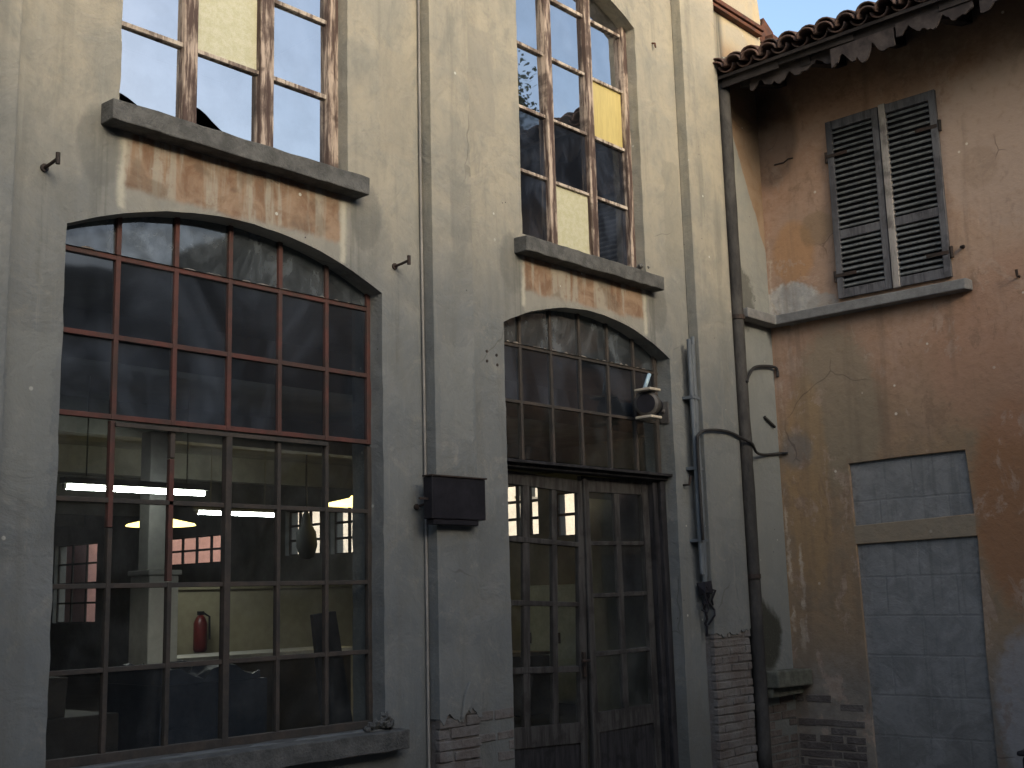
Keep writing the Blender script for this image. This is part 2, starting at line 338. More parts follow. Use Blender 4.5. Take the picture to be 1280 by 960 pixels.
# ------------------------------------------------------------------ mesh builder
class MB:
    def __init__(s): s.bm = bmesh.new()
    def poly(s, pts):
        return s.bm.faces.new([s.bm.verts.new(p) for p in pts])
    def box(s, x0, x1, y0, y1, z0, z1, rot=None, piv=None, jit=0):
        c = [(x, y, z) for z in (z0, z1) for y in (y0, y1) for x in (x0, x1)]
        if jit: c = [tuple(a + random.uniform(-jit, jit) for a in p) for p in c]
        if rot is not None:
            pv = Vector(piv) if piv else Vector(((x0 + x1) / 2, (y0 + y1) / 2, (z0 + z1) / 2))
            c = [tuple(pv + rot @ (Vector(p) - pv)) for p in c]
        v = [s.bm.verts.new(p) for p in c]
        for f in ((0, 2, 3, 1), (4, 5, 7, 6), (0, 1, 5, 4), (2, 6, 7, 3), (0, 4, 6, 2), (1, 3, 7, 5)):
            s.bm.faces.new([v[i] for i in f])
    def tube(s, pts, r, seg=10, cap=True):
        pts = [Vector(p) for p in pts]; rr = r if isinstance(r, (list, tuple)) else [r] * len(pts)
        rings = []; prev = None
        for i, p in enumerate(pts):
            d = (pts[min(i + 1, len(pts) - 1)] - pts[max(i - 1, 0)]).normalized()
            if prev is None:
                a = d.orthogonal().normalized()
            else:
                a = (prev - d * prev.dot(d)).normalized()
            prev = a; b = d.cross(a)
            rings.append([s.bm.verts.new(p + (a * math.cos(2 * math.pi * k / seg) + b * math.sin(2 * math.pi * k / seg)) * rr[i]) for k in range(seg)])
        for A, B in zip(rings, rings[1:]):
            for k in range(seg):
                s.bm.faces.new((A[k], A[(k + 1) % seg], B[(k + 1) % seg], B[k]))
        if cap:
            s.bm.faces.new(rings[0][::-1]); s.bm.faces.new(rings[-1])
    def prism(s, outer, holes, axis, a, b):
        """2-D outline (with holes) extruded from a to b along axis 'x', 'y' or 'z'"""
        P = {'y': lambda u, v, w: (u, w, v), 'x': lambda u, v, w: (w, u, v), 'z': lambda u, v, w: (u, v, w)}[axis]
        n0 = len(s.bm.faces); loops = [outer] + list(holes); edges = []; front = []
        for L in loops:
            vs = [s.bm.verts.new(P(u, v, a)) for u, v in L]; front.append(vs)
            for i in range(len(vs)): edges.append(s.bm.edges.new((vs[i - 1], vs[i])))
        res = bmesh.ops.triangle_fill(s.bm, edges=edges, use_beauty=True)
        ff = [g for g in res['geom'] if isinstance(g, bmesh.types.BMFace)]
        m = {}
        for vs in front:
            for v in vs:
                k = list(v.co); k['xyz'.index(axis)] = b; m[v] = s.bm.verts.new(k)
        for f in ff: s.bm.faces.new([m[v] for v in f.verts][::-1])
        for vs in front:
            for i in range(len(vs)): s.bm.faces.new((vs[i - 1], vs[i], m[vs[i]], m[vs[i - 1]]))
    def build(s, name, mat, parent=None, smooth=False, bevel=0, label=None):
        bmesh.ops.recalc_face_normals(s.bm, faces=s.bm.faces[:])
        me = bpy.data.meshes.new(name); s.bm.to_mesh(me); s.bm.free()
        for f in me.polygons: f.use_smooth = smooth
        me.materials.append(mat)
        o = bpy.data.objects.new(name, me); COL.objects.link(o)
        if bevel:
            b = o.modifiers.new('bevel', 'BEVEL'); b.width = bevel; b.segments = 2; b.limit_method = 'ANGLE'; b.angle_limit = R(40)
        if parent is not None: adopt(o, parent)
        if label: o['label'] = label
        return o
def world_loc(o):
    v = Vector(o.location)
    return v if o.parent is None else v + world_loc(o.parent)
def adopt(o, parent):
    o.parent = parent; o.matrix_parent_inverse = Matrix.Translation(-world_loc(parent)) if parent.type == 'EMPTY' else Matrix.Identity(4)
def tag(o, label, cat, group=None, kind=None):
    if label: o['label'] = label
    if cat: o['category'] = cat
    if group: o['group'] = group
    if kind: o['kind'] = kind
    return o
def thing(name, loc, label, cat, group=None):
    e = bpy.data.objects.new(name, None); e.location = loc; e.empty_display_size = .2; COL.objects.link(e)
    return tag(e, label, cat, group)
def structure(o): o['kind'] = 'structure'; return o

def arch_z(x, x0, x1, spring, apex):
    c = (x0 + x1) / 2; w = (x1 - x0) / 2; h = apex - spring
    r = (w * w + h * h) / (2 * h); return apex - r + math.sqrt(max(r * r - (x - c) ** 2, 0))
def opening(x0, x1, z0, spring, apex, j=.004, n=26):
    """outline of an arched opening, edges slightly chipped"""
    pts = [(x0, z0), (x1, z0)]
    k = int((spring - z0) / .09)
    pts += [(x1 + random.uniform(-j, j), z0 + (spring - z0) * i / k) for i in range(1, k)] + [(x1, spring)]
    pts += [(x1 + (x0 - x1) * i / n, arch_z(x1 + (x0 - x1) * i / n, x0, x1, spring, apex) + random.uniform(-j, j) * .7) for i in range(1, n)]
    pts += [(x0, spring)] + [(x0 + random.uniform(-j, j), spring + (z0 - spring) * i / k) for i in range(1, k)]
    return pts
def pane_quad(mb, x0, x1, z0, z1, y, tilt=.8):
    """one pane, set in its putty at its own slight angle"""
    cx, cz = (x0 + x1) / 2, (z0 + z1) / 2
    a = math.tan(R(random.gauss(0, tilt))); b = math.tan(R(random.gauss(0, tilt)))
    mb.poly([(x, y + a * (x - cx) + b * (z - cz), z) for x, z in ((x0, z0), (x1, z0), (x1, z1), (x0, z1))])

# ================================================================== GROUND
g = MB()
for (x0, x1, y0, y1) in ((-300, 300, -300, 300),):
    g.poly([(x0, y0, -.05), (x1, y0, -.05), (x1, y1, -.05), (x0, y1, -.05)])
structure(g.build('ground', M['cobble']))
def m_cobbles():
    t = NT('courtyard_cobbles')
    v = t.new('ShaderNodeTexVoronoi', feature='DISTANCE_TO_EDGE'); v.inputs['Scale'].default_value = 8; t.put(v.inputs['Vector'], t.co())
    v2 = t.new('ShaderNodeTexVoronoi'); v2.inputs['Scale'].default_value = 8; t.put(v2.inputs['Vector'], t.co())
    col = t.mix(t.mr(v2.outputs['Color'], .2, .8), (.13, .125, .12), (.20, .19, .175))
    e = t.mr(v.outputs['Distance'], .0, .09); col = t.mix(e, (.06, .055, .045), col)
    return t.done(t.principled(col, .85, t.bump(e, .8, .02), .25))
g = MB(); g.poly([(-12, -13, 0), (9.95, -13, 0), (9.95, .02, 0), (-12, .02, 0)])
structure(g.build('courtyard', m_cobbles()))

# ================================================================== FACTORY
FAC = thing('factory_building', (3, 0, 0), 'grey-beige plastered old factory with arched windows and a glazed double door', 'building')
W1 = (2.835, 4.982, .82, 3.537, 3.783); W2 = (6.138, 8.203, -.02, 3.523, 3.765)
U1 = (3.105, 4.70, 4.24, 6.41, 6.62); U2 = (6.372, 7.922, 4.23, 6.41, 6.62)
mb = MB()
end = [(10.10, 9.4)]
z = 9.3
edge = [(10.10 + random.uniform(-.02, .03), 9.3 - i * .12) for i in range(76)]
mb.prism([(-6, -.05)] + [(10.1, -.05)] + edge[::-1] + [(10.1, 9.4), (-6, 9.4)],
         [opening(*W1), [(x, max(z, -.03)) for x, z in opening(*W2)], opening(*U1), opening(*U2)], 'y', 0, .30)
mb.build('wall', M['plaster'], FAC, bevel=.006)

def ragged(x0, x1, z0, amp, n=22):
    out = []; zz = z0
    for i in range(n + 1):
        zz += random.uniform(-amp, amp) * .55; zz += (z0 - zz) * .15
        out.append((x0 + (x1 - x0) * i / n, zz))
    return out
def bricks(mb, x0, x1, z0, z1, y, depth, prob=1., plane='y', h=.068, w=.25, gap=.011):
    row = 0; z = z0
    while z < z1:
        x = x0 - (w / 2 if row % 2 else 0) - random.uniform(0, .05)
        while x < x1:
            a, b = max(x, x0), min(x + w - gap + random.uniform(-.02, .02), x1)
            if b - a > .03 and (random.random() < prob or z < z0 + (z1 - z0) * .45):
                d = depth * random.uniform(.45, 1.2); zt = z + h - gap + random.uniform(-.006, .006)
                if plane == 'y': mb.box(a, b, y - d, y + .03, z, zt, jit=.0035)
                else: mb.box(y - d, y + .03, a, b, z, zt, jit=.0035)
            x += w + random.uniform(-.02, .02)
        z += h; row += 1
# pilasters: brick core, plaster skin broken away at the foot
P1, P2, P3 = (2.10, 2.51), (5.345, 5.725), (8.505, 9.075)
for i, ((x0, x1), zb) in enumerate(((P1, None), (P2, .86), (P3, 1.22))):
    core = MB(); core.box(x0 + .012, x1 - .012, -.082, -.0, -.05, 9.35)
    skin = MB()
    if zb is None:
        skin.box(x0, x1, -.10, .0, -.05, 9.38)
        core.bm.free()
        p = skin.build('pilaster', M['plaster'], FAC, bevel=.012)
    else:
        low = ragged(x0, x1, zb, .07)
        skin.prism(low + [(x1, 9.38), (x0, 9.38)], [], 'y', -.102, -.002)
        p = skin.build('pilaster', M['plaster'], FAC, bevel=.010)
        core.build('pilaster_core', M['brick'], FAC)
        br = MB(); bricks(br, x0 + .004, x1 - .004, -.03, zb + .12, -.080, .014)
        br.build('exposed_brick', M['brick'], FAC, bevel=.006)
br = MB(); bricks(br, 5.735, 6.13, -.03, .80, .0, .010, .55)
br.build('exposed_brick', M['brick'], FAC, bevel=.005)
br = MB(); bricks(br, 9.30, 9.92, -.03, .62, .0, .009, .6)
br.build('exposed_brick', M['dampbrick'], FAC, bevel=.005)
# loose plaster curl beside the broken edge
mb = MB(); mb.prism([(5.52, .83), (5.60, .90), (5.66, 1.02), (5.60, 1.06), (5.55, .98)], [], 'y', -.125, -.104)
mb.build('loose_plaster', M['plaster'], FAC, bevel=.004)

def sill(x0, x1, z0, z1, y0, mat, lump=()):
    mb = MB(); n = 26
    rows = []
    for i in range(n + 1):
        x = x0 + (x1 - x0) * i / n; j = lambda a=.0035: random.uniform(-a, a)
        rows.append([mb.bm.verts.new(p) for p in ((x, y0 + j(), z0 + j()), (x, y0 + j(), z1 + j()), (x, .14, z1 + .012 + j()), (x, .14, z0))])
    for A, B in zip(rows, rows[1:]):
        for k in range(4): mb.bm.faces.new((A[k], A[(k + 1) % 4], B[(k + 1) % 4], B[k]))
    mb.bm.faces.new(rows[0]); mb.bm.faces.new(rows[-1][::-1])
    for (cx, cy, cz, r) in lump:
        for _ in range(14):
            a = random.uniform(0, 6.28); d = random.uniform(0, r)
            s = random.uniform(.25, .5) * r; x, y, zc = cx + math.cos(a) * d, cy + math.sin(a) * d * .5, cz + (r - d) * random.uniform(0, .8)
            mb.box(x - s, x + s, y - s * .7, y + s * .7, zc - s * .6, zc + s * .6, Matrix.Rotation(random.uniform(0, 3), 3, Vector((random.random(), random.random(), random.random())).normalized()), jit=s * .3)
    return mb, mat

# ---- upper windows: wooden frames, strongly mirroring panes
def upper_window(x0, x1, z0, stiles, special, lumps, lab, sillx, sillz, missing=(), dull=()):
    fr = MB(); yA, yB = .095, .165
    for (a, b) in stiles: fr.box(a, b, yA + random.uniform(-.004, .004), yB, z0 - .02, 6.7)
    fr.box(stiles[0][0], stiles[-1][1], .105, .16, z0 - .02, z0 + .03)
    w = fr.build('window', M['palewood'], FAC, bevel=.006, label=lab)
    zb = [z0 + .02, z0 + .555, z0 + 1.075, z0 + 1.60, z0 + 2.12, 6.66]
    gl = MB(); gd = MB()
    for ci, (A, B) in enumerate(zip(stiles, stiles[1:])):
        c0, c1 = A[1], B[0]
        for ri in range(5):
            a, b = zb[ri], zb[ri + 1]
            if ri:
                bars = MB(); bars.box(c0 - .01, c1 + .01, .115, .155, a - .013, a + .013, jit=.003); bars.build('glazing_bar', M['puttybar'], w, bevel=.003)
            if (ci, ri) in special:
                cp = MB(); cp.box(c0 - .006, c1 + .006, .138, .144, a - .004, b)
                cp.build('frosted_pane', M[special[(ci, ri)][0]], w, label=special[(ci, ri)][1])
            elif (ci, ri) in dull: pane_quad(gd, c0 - .006, c1 + .006, a - .004, b, .14, .35)
            elif (ci, ri) in missing:            # a broken pane: jagged glass left in the putty
                shard = missing[(ci, ri)]
                for pl in shard:
                    gl.poly([(c0 + u * (c1 - c0), .14, a + v * (b - a)) for u, v in pl])
            else: pane_quad(gl, c0 - .006, c1 + .006, a - .004, b, .14, .35)
    gl.build('glass', M['glass_up'], w)
    if dull: gd.build('dull_glass', M['glass_dull'], w, label='dull dark panes')
    else: gd.bm.free()
    sm, mat = sill(sillx[0], sillx[1], sillz[0], sillz[1], -.125, M['sill'], lumps)
    sm.build('sill', mat, w, bevel=.008)
upper_window(3.105, 4.70, 4.25, [(3.095, 3.145), (3.558, 3.648), (4.088, 4.189), (4.619, 4.705)],
    {(1, 1): ('creampane', 'pale green-cream frosted pane')}, [(4.72, .0, 4.24, .05), (3.2, .06, 4.26, .05)],
    'upper arched window above the wide grid window', (3.0, 4.775), (4.12, 4.235),
    missing={(0, 0): [[(0, .25), (.12, .24), (.22, .215), (.32, .18), (.42, .14), (.7, 0), (1, 0), (1, 1), (0, 1)]], (1, 0): [[(0, .36), (.1, .35), (.2, .31), (.3, .25), (.42, .19), (.54, .14), (.8, 0), (1, 0), (1, 1), (0, 1)]]})
upper_window(6.372, 7.922, 4.24, [(6.365, 6.40), (6.822, 6.90), (7.345, 7.425), (7.862, 7.925)],
    {(2, 2): ('yellowpane', 'yellow frosted pane'), (1, 0): ('creampane', 'cream frosted pane at the foot of the window')},
    [(7.93, .04, 4.27, .06)], 'narrow upper window above the double door', (6.275, 8.005), (4.06, 4.175), dull=((0, 0), (0, 1), (1, 1), (2, 0), (2, 1)))

# ---- wide arched steel window of the ground floor
xs = [2.845, 3.195, 3.552, 3.91, 4.268, 4.626, 4.972]
zr = [.845, 1.277, 1.70, 2.14, 2.58, 3.01, 3.448, 3.80]
fr = MB(); yA, yB = .115, .150
for i, x in enumerate(xs):
    w = .014 if 0 < i < 6 else .02
    fr.box(x - w, x + w, yA, yB, 2.565, 3.80)
for k in (4, 5, 6): fr.box(2.84, 4.978, yA + .003, yB - .003, zr[k] - .014, zr[k] + .014)
fr.box(3.18, 3.209, .118, .153, 2.0, 2.56); fr.box(3.538, 3.567, .119, .152, 1.72, 2.38)
w1 = fr.build('window', M['redbar'], FAC, bevel=.003, label='wide arched steel grid window')
fr = MB()
for i, x in enumerate(xs):
    w = .013 if i not in (0, 3, 6) else .02
    z1 = {1: 1.995, 2: 1.715}.get(i, 2.553)
    fr.box(x - w, x + w, yA - (.012 if i == 3 else 0), yB, .835, z1)
fr.box(3.538, 3.567, yA, yB, 2.385, 2.553)
for k in (1, 2, 3): fr.box(2.84, 4.978, yA + .004, yB - .004, zr[k] - .013, zr[k] + .013)
fr.box(2.84, 4.978, yA - .01, yB, .822, .868); fr.box(3.20, 4.62, .100, .1145, 2.528, 2.552)
fr.build('lower_frame', M['darkbar'], w1, bevel=.003, label='dark rusty lower bars with an opening casement')
gt = MB(); glw = MB(); ga = MB()
for i in range(6):
    for k in range(7):
        if k == 6: pane_quad(ga, xs[i] + .008, xs[i + 1] - .008, zr[k] + .008, zr[k + 1] - .006, .135, .55)
        elif k >= 4: pane_quad(gt, xs[i] + .008, xs[i + 1] - .008, zr[k] + .008, zr[k + 1] - .006, .135, .55)
        else: pane_quad(glw, xs[i] + .008, xs[i + 1] - .008, zr[k] + .008, zr[k + 1] - .006, .135, .7)
gt.build('upper_glass', M['glass_top'], w1); glw.build('lower_glass', M['glass_low'], w1); ga.build('arch_glass', M['glass_arch'], w1)
# crust of dust lying on the upper bars
def crust(x0, x1, y, z, name_parent):
    n = 60; mb = MB(); top = [mb.bm.verts.new((x0 + (x1 - x0) * k / n, y, z + (0 if k in (0, n) else max(0.001, random.gauss(.006, .007))))) for k in range(n + 1)]
    fr_ = [mb.bm.verts.new((x0 + (x1 - x0) * k / n, y - .022, z)) for k in range(n + 1)]; bk = [mb.bm.verts.new((x0 + (x1 - x0) * k / n, y + .006, z)) for k in range(n + 1)]
    for k in range(n):
        mb.bm.faces.new((fr_[k], fr_[k + 1], top[k + 1], top[k])); mb.bm.faces.new((top[k], top[k + 1], bk[k + 1], bk[k]))
    mb.build('dust', M['palebar'], name_parent)
crust(2.87, 4.95, .13, 3.463, w1)
sm, mat = sill(2.5, 5.09, .70, .812, -.10, M['sill'], [(4.98, -.0, .84, .075), (4.86, .0, .83, .04)])
sm.build('sill', mat, w1, bevel=.008)

# ---- door opening: fanlight and two leaves
xs2 = [6.145, 6.449, 6.80, 7.152, 7.51, 7.858, 8.16]
zr2 = [2.57, 2.99, 3.41, 3.78]
fr = MB()
for i, x in enumerate(xs2):
    w = .013 if 0 < i < 6 else .022
    fr.box(x - w, x + w, .12, .155, 2.55, 3.79)
for k in (1, 2): fr.box(6.14, 8.2, .123, .152, zr2[k] - .012, zr2[k] + .012)
fan = fr.build('window', M['darkbar'], FAC, bevel=.003, label='arched fanlight over the double door')
gl = MB(); gl2 = MB(); ga = MB()
for i in range(6):
    for k in range(3):
        pane_quad((gl2, gl, ga)[k], xs2[i] + .008, xs2[i + 1] - .008, zr2[k] + .006, zr2[k + 1] - .006, .138, .55)
gl.build('upper_glass', M['glass_top'], fan); gl2.build('lower_glass', M['glass_low'], fan); ga.build('arch_glass', M['glass_arch'], fan); crust(6.2, 8.12, .135, 3.423, fan)
tb = MB(); tb.box(6.14, 8.198, .075, .20, 2.50, 2.556); tb.box(6.14, 8.3, .03, .078, 2.528, 2.551)
tb.build('transom', M['bluewood'], FAC, bevel=.004)
jf = MB(); jf.box(8.06, 8.12, .13, .24, -.03, 2.498); jf.box(8.124, 8.196, .10, .26, -.03, 2.498)
jf.build('door_frame', M['bluewood'], FAC, bevel=.006)

def door_leaf(x0, x1, cols, rails, planks, rotdeg, lab, arched=False):
    yA, yB = .17, .215; rt = Matrix.Rotation(R(rotdeg), 3, 'Y'); pv = (x0, .19, 1.2)
    mb = MB(); B = lambda a, b, c, d, y0=yA, y1=yB: mb.box(a, b, y0, y1, c, d, rt, pv, .003)
    B(x0, x0 + .085, -.0, 2.49); B(x1 - .085, x1, -.0, 2.49)
    for (za, zb) in rails: B(x0 + .085, x1 - .085, za, zb, yA + .004, yB - .004)
    lo = rails[0][1]
    for (a, b) in cols: B(a, b, rails[1][1], rails[-1][0], yA + .006, yB - .006)
    o = mb.build('door_leaf', M['greywood'], FAC, bevel=.005, label=lab)
    mb = MB(); n = planks
    for k in range(n):
        a = x0 + .085 + (x1 - x0 - .17) * k / n; b = x0 + .085 + (x1 - x0 - .17) * (k + 1) / n
        mb.box(a + .002, b - .002, yA + .014, yA + .034, rails[0][1] - .003, rails[1][0] + .003, rt, pv, .002)
    mb.build('plank_panel', M['bluewood'], o, bevel=.003)
    gl = MB(); cx = [x0 + .085] + [q for c in cols for q in c] + [x1 - .085]
    for a, b in zip(cx[0::2], cx[1::2]):
        for (r0, r1) in zip(rails[1:], rails[2:]):
            q = [(a, r0[1]), (b, r0[1]), (b, r1[0]), (a, r1[0])]
            ta, tb_ = math.tan(R(random.gauss(0, .6))), math.tan(R(random.gauss(0, .6)))
            gl.poly([tuple(Vector(pv) + rt @ (Vector((u, .192 + ta * (u - a) * .3 + tb_ * (v - r0[1]) * .3, v)) - Vector(pv))) for u, v in q])
    gl.build('glass', M['glass_low'], o)
    return o
L = door_leaf(6.16, 7.165, [(6.455, 6.525), (6.775, 6.835)],
     [(0, .10), (.545, .69), (1.055, 1.10), (1.53, 1.57), (1.98, 2.02), (2.395, 2.49)], 3, 2.3, 'narrow-paned left door leaf, sagging')
mb = MB(); mb.box(7.095, 7.125, .15, .168, .98, 1.16); mb.tube([(7.11, .165, 1.10), (7.11, .11, 1.10), (7.02, .105, 1.10)], .011, 8)
mb.build('handle', M['iron'], L)
D2 = door_leaf(7.185, 8.055, [(7.60, 7.66)],
     [(0, .09), (.555, .705), (1.115, 1.15), (1.555, 1.59), (1.955, 1.99), (2.37, 2.49)], 3, -.6, 'two-paned right door leaf')
mb = MB(); mb.box(7.17, 7.205, .145, .169, .0, 2.47); mb.build('cover_strip', M['greywood'], D2, bevel=.005)

# ledge stone in the corner
mb = MB(); mb.box(9.30, 9.905, -.20, -.001, .735, .885, jit=.012); mb.box(9.32, 9.87, -.13, -.001, .66, .7335, jit=.01)
mb.build('ledge', M['ledge'], FAC, bevel=.015)

# ---- hall behind the lower windows
mb = MB(); mb.box(-6, 14.3, .302, 24.3, -.05, .0); mb.build('hall_floor', M['hallfloor'], FAC)
mb = MB(); mb.box(-6, 14.3, .302, 24.3, 3.80, 4.15)
for y in (2.6, 6.2, 9.8, 13.4, 17, 20.6): mb.box(-5.7, 13.98, y, y + .22, 3.42, 3.797)
mb.build('hall_ceiling', M['hallceil'], FAC)
mb = MB(); mb.box(-6.3, -6.002, .0, 24.3, -.05, 9.4); mb.build('hall_wall', M['hallwall'], FAC)
mb = MB(); mb.box(-6, 14.3, 24.303, 24.6, -.05, 4.15); mb.build('hall_wall', M['hallwall'], FAC)
mb = MB(); mb.box(10.103, 14.3, .02, .30, -.05, 4.15)
mb.build('hall_wall', M['hallwall'], FAC)
wins = [(20.0, 22.0, 1.22, 3.04, 3, 4), (15.05, 17.7, 2.4, 2.97, 5, 2), (11.7, 12.95, 2.44, 3.27, 4, 3), (10.0, 11.6, 2.41, 3.27, 4, 3), (6.55, 7.6, 2.5, 3.32, 4, 3), (5.82, 6.25, 2.45, 3.12, 1, 2)]
mb = MB()
mb.prism([(.305, -.04), (24.3, -.04), (24.3, 3.797), (.305, 3.797)], [[(a, c), (b, c), (b, d), (a, d)] for a, b, c, d, _, _ in wins], 'x', 14.0, 14.3)
mb.build('hall_wall', M['hallwall'], FAC)
for a, b, c, d, nc, nr in wins:
    fr = MB()
    for i in range(nc + 1):
        y = a + (b - a) * i / nc; fr.box(14.1, 14.14, y - .025, y + .025, c, d)
    for k in range(nr + 1):
        zz = c + (d - c) * k / nr; fr.box(14.105, 14.135, a, b, zz - .022, zz + .022)
    o = fr.build('window', M['bench'], FAC, label='steel window in the far wall of the hall')
    gl = MB(); gl.poly([(14.12, a, c), (14.12, b, c), (14.12, b, d), (14.12, a, d)]); gl.build('glass', M['glass_far'], o)
mb = MB(); mb.box(4.56, 4.80, 2.0, 2.26, 0, 1.80, jit=.003); mb.box(4.545, 4.815, 1.985, 2.275, 1.803, 1.84)
tag(mb.build('square_post', M['colpale'], bevel=.008), 'pale square post of shoulder height behind the wide window', 'post')
mb = MB(); mb.box(6.70, 6.92, 5.6, 5.8, 0, 3.41); mb.build('column', M['coldark'], FAC, bevel=.01)
# upper storey
mb = MB(); mb.box(-6, 10.1, 9.0, 9.3, 4.152, 9.4); mb.box(9.8, 10.098, .303, 8.998, 4.152, 9.4); mb.build('upper_room_wall', M['hallwall'], FAC)
mb = MB(); mb.box(-6.3, 10.35, -.35, 9.4, 9.41, 9.6); mb.build('roof', M['eavewood'], FAC)

# ---------------------------------------------------------------- things in the hall
def tube_light(x0, x1, y, z, lab):
    t = thing('fluorescent_light', ((x0 + x1) / 2, y, z), lab, 'ceiling light', 'fluorescent lights in the hall')
    mb = MB(); mb.box(x0 - .04, x1 + .04, y - .05, y + .05, z + .03, z + .09)
    mb.box(x0 - .03, x0 - .001, y - .02, y + .02, z - .02, z + .03); mb.box(x1 + .001, x1 + .03, y - .02, y + .02, z - .02, z + .03)
    for x in (x0 + .2, x1 - .2): mb.tube([(x, y, z + .09), (x, y, 3.79)], .006, 6)
    mb.build('fitting', M['hallceil'], t)
    mb = MB(); mb.tube([(x0, y, z), (x1, y, z)], .024, 10); mb.build('tube', M['tube'], t, True)
tube_light(5.46, 6.96, 5.0, 2.71, 'long bright fluorescent light nearest the wide window')
tube_light(9.04, 10.33, 8.3, 2.80, 'shorter fluorescent light farther back in the hall')
def pendant(x, y, z, r, lab):
    t = thing('pendant_lamp', (x, y, z), lab, 'pendant lamp', 'yellow pendant lamps in the hall')
    mb = MB(); mb.tube([(x, y, z + .10), (x, y, 3.79)], .008, 6); mb.build('cord', M['cable'], t)
    mb = MB(); mb.tube([(x, y, z), (x, y, z + .02), (x, y, z + .10), (x, y, z + .13)], [r, r * .96, r * .16, .05], 24); mb.build('lamp_shade', M['lamp'], t, True)
pendant(8.0, 7.5, 2.55, .42, 'yellow pendant lamp partly behind the pale column')
pendant(11.1, 7.5, 2.92, .44, 'yellow pendant lamp before the bright far windows')
mb = MB(); mb.box(7.21, 11.6, 6.0, 6.12, 0, 1.74); mb.box(7.19, 11.62, 5.97, 6.15, 1.743, 1.79)
tag(mb.build('partition', M['partition'], bevel=.01), 'half-height cream painted partition across the hall', 'partition')
mb = MB(); mb.box(8.27, 9.4, 1.0, 1.02, 0, 2.42, jit=.01)
tag(mb.build('olive_board', M['olive'], bevel=.003), 'olive board standing behind the two-paned door leaf', 'board')
mb = MB(); mb.box(8.20, 8.9, .60, .62, 1.585, 2.5, jit=.008)
tag(mb.build('brown_cloth', M['browncloth']), 'dark brown cloth hung behind the upper panes of the two-paned door leaf', 'cloth')
t = thing('metal_locker', (13.5, 5.6, 0), 'pale green metal locker standing by the far wall behind the narrow-paned door leaf', 'locker')
mb = MB(); mb.box(13.2, 13.9, 5.05, 6.15, .08, 1.72); mb.build('locker_body', M['locker'], t, bevel=.01)
for y in (5.07, 5.62):
    mb = MB(); mb.box(13.18, 13.198, y, y + .51, .12, 1.68); d_ = mb.build('door', M['locker'], t, bevel=.004)
    mb = MB(); mb.box(13.16, 13.178, y + .42, y + .45, .9, 1.05); mb.build('handle', M['iron'], d_)
t = thing('wooden_crate', (12.3, 6.2, 0), 'brown wooden crate in front of the pale green locker', 'crate')
mb = MB(); mb.box(12.0, 12.6, 5.2, 6.0, .02, .78, jit=.01); mb.build('crate_body', M['bench'], t, bevel=.01)
mb = MB(); mb.box(11.97, 12.63, 5.17, 6.03, .783, .83, jit=.006); mb.build('lid', M['cardboard'], t, bevel=.006)
t = thing('fire_extinguisher', (7.55, 5.9, 1.07), 'red fire extinguisher hanging on the cream partition', 'extinguisher')
mb = MB(); mb.tube([(7.55, 5.915, 1.07), (7.55, 5.915, 1.10), (7.55, 5.915, 1.38), (7.55, 5.915, 1.44), (7.55, 5.915, 1.47)], [.06, .075, .075, .05, .025], 16); mb.build('cylinder', M['red'], t, True)
mb = MB(); mb.box(7.52, 7.58, 5.89, 5.94, 1.47, 1.51); mb.tube([(7.58, 5.9, 1.49), (7.64, 5.88, 1.45), (7.645, 5.88, 1.2)], .012, 8); mb.build('valve_hose', M['black'], t)
t = thing('workbench', (7.3, 4.7, 0), 'dark workbench with a pale worn top in front of the partition', 'workbench')
mb = MB(); mb.box(6.35, 8.6, 4.5, 5.2, 1.05, 1.09); mb.build('benchtop', M['benchtop'], t, bevel=.004)
mb = MB(); mb.box(6.4, 8.55, 4.56, 5.16, .1, 1.047); mb.build('cabinet', M['bench'], t, bevel=.004)
mb = MB(); nx, ny = 14, 10
gv = [[mb.bm.verts.new((4.08 + .86 * i / nx, 1.05 + .8 * j / ny, (1.17 + .04 * math.sin(i * .9) + random.uniform(-.02, .02)) if 0 < i < nx and 0 < j < ny else .62)) for j in range(ny + 1)] for i in range(nx + 1)]
for i in range(nx):
    for j in range(ny): mb.bm.faces.new((gv[i][j], gv[i + 1][j], gv[i + 1][j + 1], gv[i][j + 1]))
mb.box(4.12, 4.9, 1.08, 1.82, 0, 1.1)
tag(mb.build('covered_crate', M['tarp'], smooth=False), 'crate under a dark blue tarpaulin behind the wide window', 'crate')
mb = MB(); mb.prism([(5.22, 1.50), (5.42, 1.52), (5.72, 0), (5.42, 0)], [], 'y', 1.0, 1.035)
tag(mb.build('leaning_board', M['plank'], bevel=.003), 'dark board leaning behind the right end of the wide window', 'board')
mb = MB(); mb.box(3.0, 3.9, 1.2, 1.9, .0, .95, jit=.02); mb.box(3.05, 3.6, 1.25, 1.8, .955, 1.2, jit=.02)
tag(mb.build('stacked_boxes', M['bench'], bevel=.01), 'dark stacked boxes behind the left foot of the wide window', 'boxes')
mb = MB(); mb.tube([(10.63, 8, 3.79), (10.63, 8, 2.86), (10.63, 8, 2.80), (10.63, 8, 2.66), (10.63, 8, 2.55), (10.64, 8, 2.36), (10.65, 8, 2.2), (10.65, 8, 2.17)], [.012, .014, .05, .075, .14, .15, .10, .03], 14)
tag(mb.build('hanging_sack', M['sack'], smooth=True), 'dark sack hanging in front of the bright far window', 'sack')

